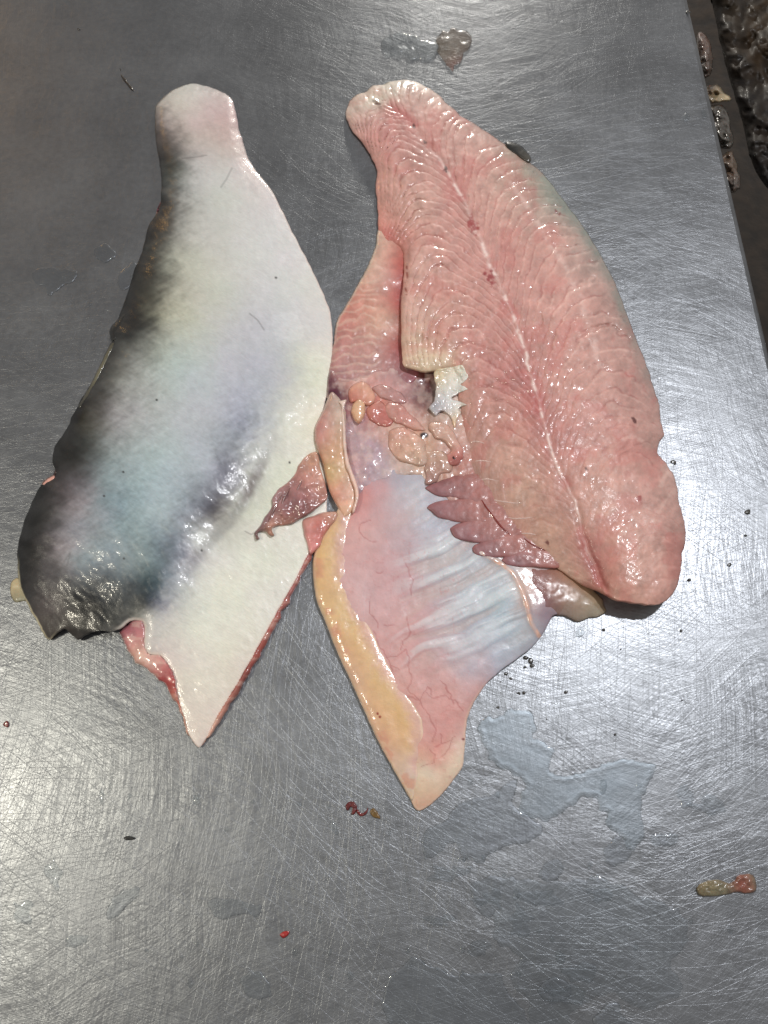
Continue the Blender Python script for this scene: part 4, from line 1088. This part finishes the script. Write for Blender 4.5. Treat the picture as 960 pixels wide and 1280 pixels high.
scrap("dark_fleck", [(150,84),(152,92),(158,100),(164,108),(167,114),(163,110),(155,100),(151,94)], "thin brown fleck on the amber-tinted steel corner", "fleck", [(158,98,40,28,14)], 0.6, 1.5, seed=7, step=0.7)
SP = [(657,822,3),(664,826,3.4),(666,832,3),(656,834,1.8),(632,842,2.6),(638,848,2.4),(626,852,1.8),(649,866,2.4),(622,884,2),(755,787,2),(776,812,2),(842,577,3),(862,725,2),(852,788,2.4),(912,706,3),(935,640,4),(932,669,2.4),(707,865,2),(683,899,1.6),(769,918,1.4),(852,875,1.6),(655,866,2),(844,579,2),(98,36,2),(860,15,2.4)]
for i, (x, y, r) in enumerate(SP):
    pts = [(x + r * rs.uniform(.6, 1.3) * math.cos(2 * math.pi * k / 6), y + r * rs.uniform(.5, 1.1) * math.sin(2 * math.pi * k / 6)) for k in range(6)]
    scrap("dark_crumb", pts, "tiny dark crumb of dirt on the shiny steel", "crumb", [(x, y, 52, 50, 46)], 0.5, 2, seed=i % 7, step=0.8, group="dirt crumbs on the table")

# ------------------------------------------------------------------ rubbish below the table edge
M_waste = wetmat("wet_brown_waste", rough=0.62, sss=0, bump=0.8, bump_scale=90, coat=0.05, var=0.4, film=120)
Z1 = -0.16


def hw(x, y, d): return Z1 * 1000 + 3 + 24 * prof(d, 26) + 9 * fbm(x, y, 22, 4, 5)
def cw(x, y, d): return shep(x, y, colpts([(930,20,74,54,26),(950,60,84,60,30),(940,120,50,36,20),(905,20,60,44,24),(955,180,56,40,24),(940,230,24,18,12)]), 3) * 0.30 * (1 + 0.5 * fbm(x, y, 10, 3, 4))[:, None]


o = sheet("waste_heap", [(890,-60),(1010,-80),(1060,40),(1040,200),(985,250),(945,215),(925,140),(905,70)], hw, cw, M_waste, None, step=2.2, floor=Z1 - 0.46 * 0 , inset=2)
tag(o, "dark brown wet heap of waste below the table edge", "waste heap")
for nm, pts, lab, cols, top in (
    ("offal_scrap", [(870,44),(880,40),(888,56),(892,80),(888,96),(878,96),(872,70)], "pinkish grey offal scrap hanging by the table edge", [(880,50,92,62,48),(884,80,80,64,54)], 12),
    ("offal_scrap", [(880,110),(896,106),(903,112),(914,124),(904,127),(890,128),(882,124)], "pale pointed offal scrap by the table edge", [(890,112,96,78,60),(905,122,178,160,126)], 10),
    ("offal_scrap", [(886,134),(904,130),(914,160),(916,184),(900,186),(890,160)], "dull brown flat offal scrap below a pale pointed one", [(900,150,60,52,44),(906,176,70,64,56)], 10),
    ("offal_scrap", [(900,196),(914,190),(922,214),(926,236),(914,240),(904,220)], "grey brown offal scrap farthest along the steel table edge", [(912,210,96,76,60),(918,230,80,68,60)], 10)):
    scrap(nm, pts, lab, "offal scrap", cols, top, 9, seed=len(lab) % 7, z0=-0.075, step=1.2, lump=7, lumps=10, rough=2.2, smooth_n=3, group="offal scraps below the table edge")
# brackets carry the scraps: a lower gutter tray along the table edge
bm = bmesh.new()
def bx(x0, y0, z0, x1, y1, z1):
    g = bmesh.ops.create_cube(bm, size=1)["verts"]
    for v in g: v.co = Vector(((x0 + x1) / 2 + v.co.x * (x1 - x0), (y0 + y1) / 2 + v.co.y * (y1 - y0), (z0 + z1) / 2 + v.co.z * (z1 - z0)))
bx(XE - 0.03, -0.4, -0.080, XE + 0.035, 0.84, -0.0755)
me = bpy.data.meshes.new("gutter_ledge"); bm.to_mesh(me); bm.free()
tag(link("gutter_ledge", me, simple("dirty_ledge", (0.012, 0.009, 0.006), 0.4, coat=0.4, bump=0.8, scale=120, var=0.6)), kind="structure")
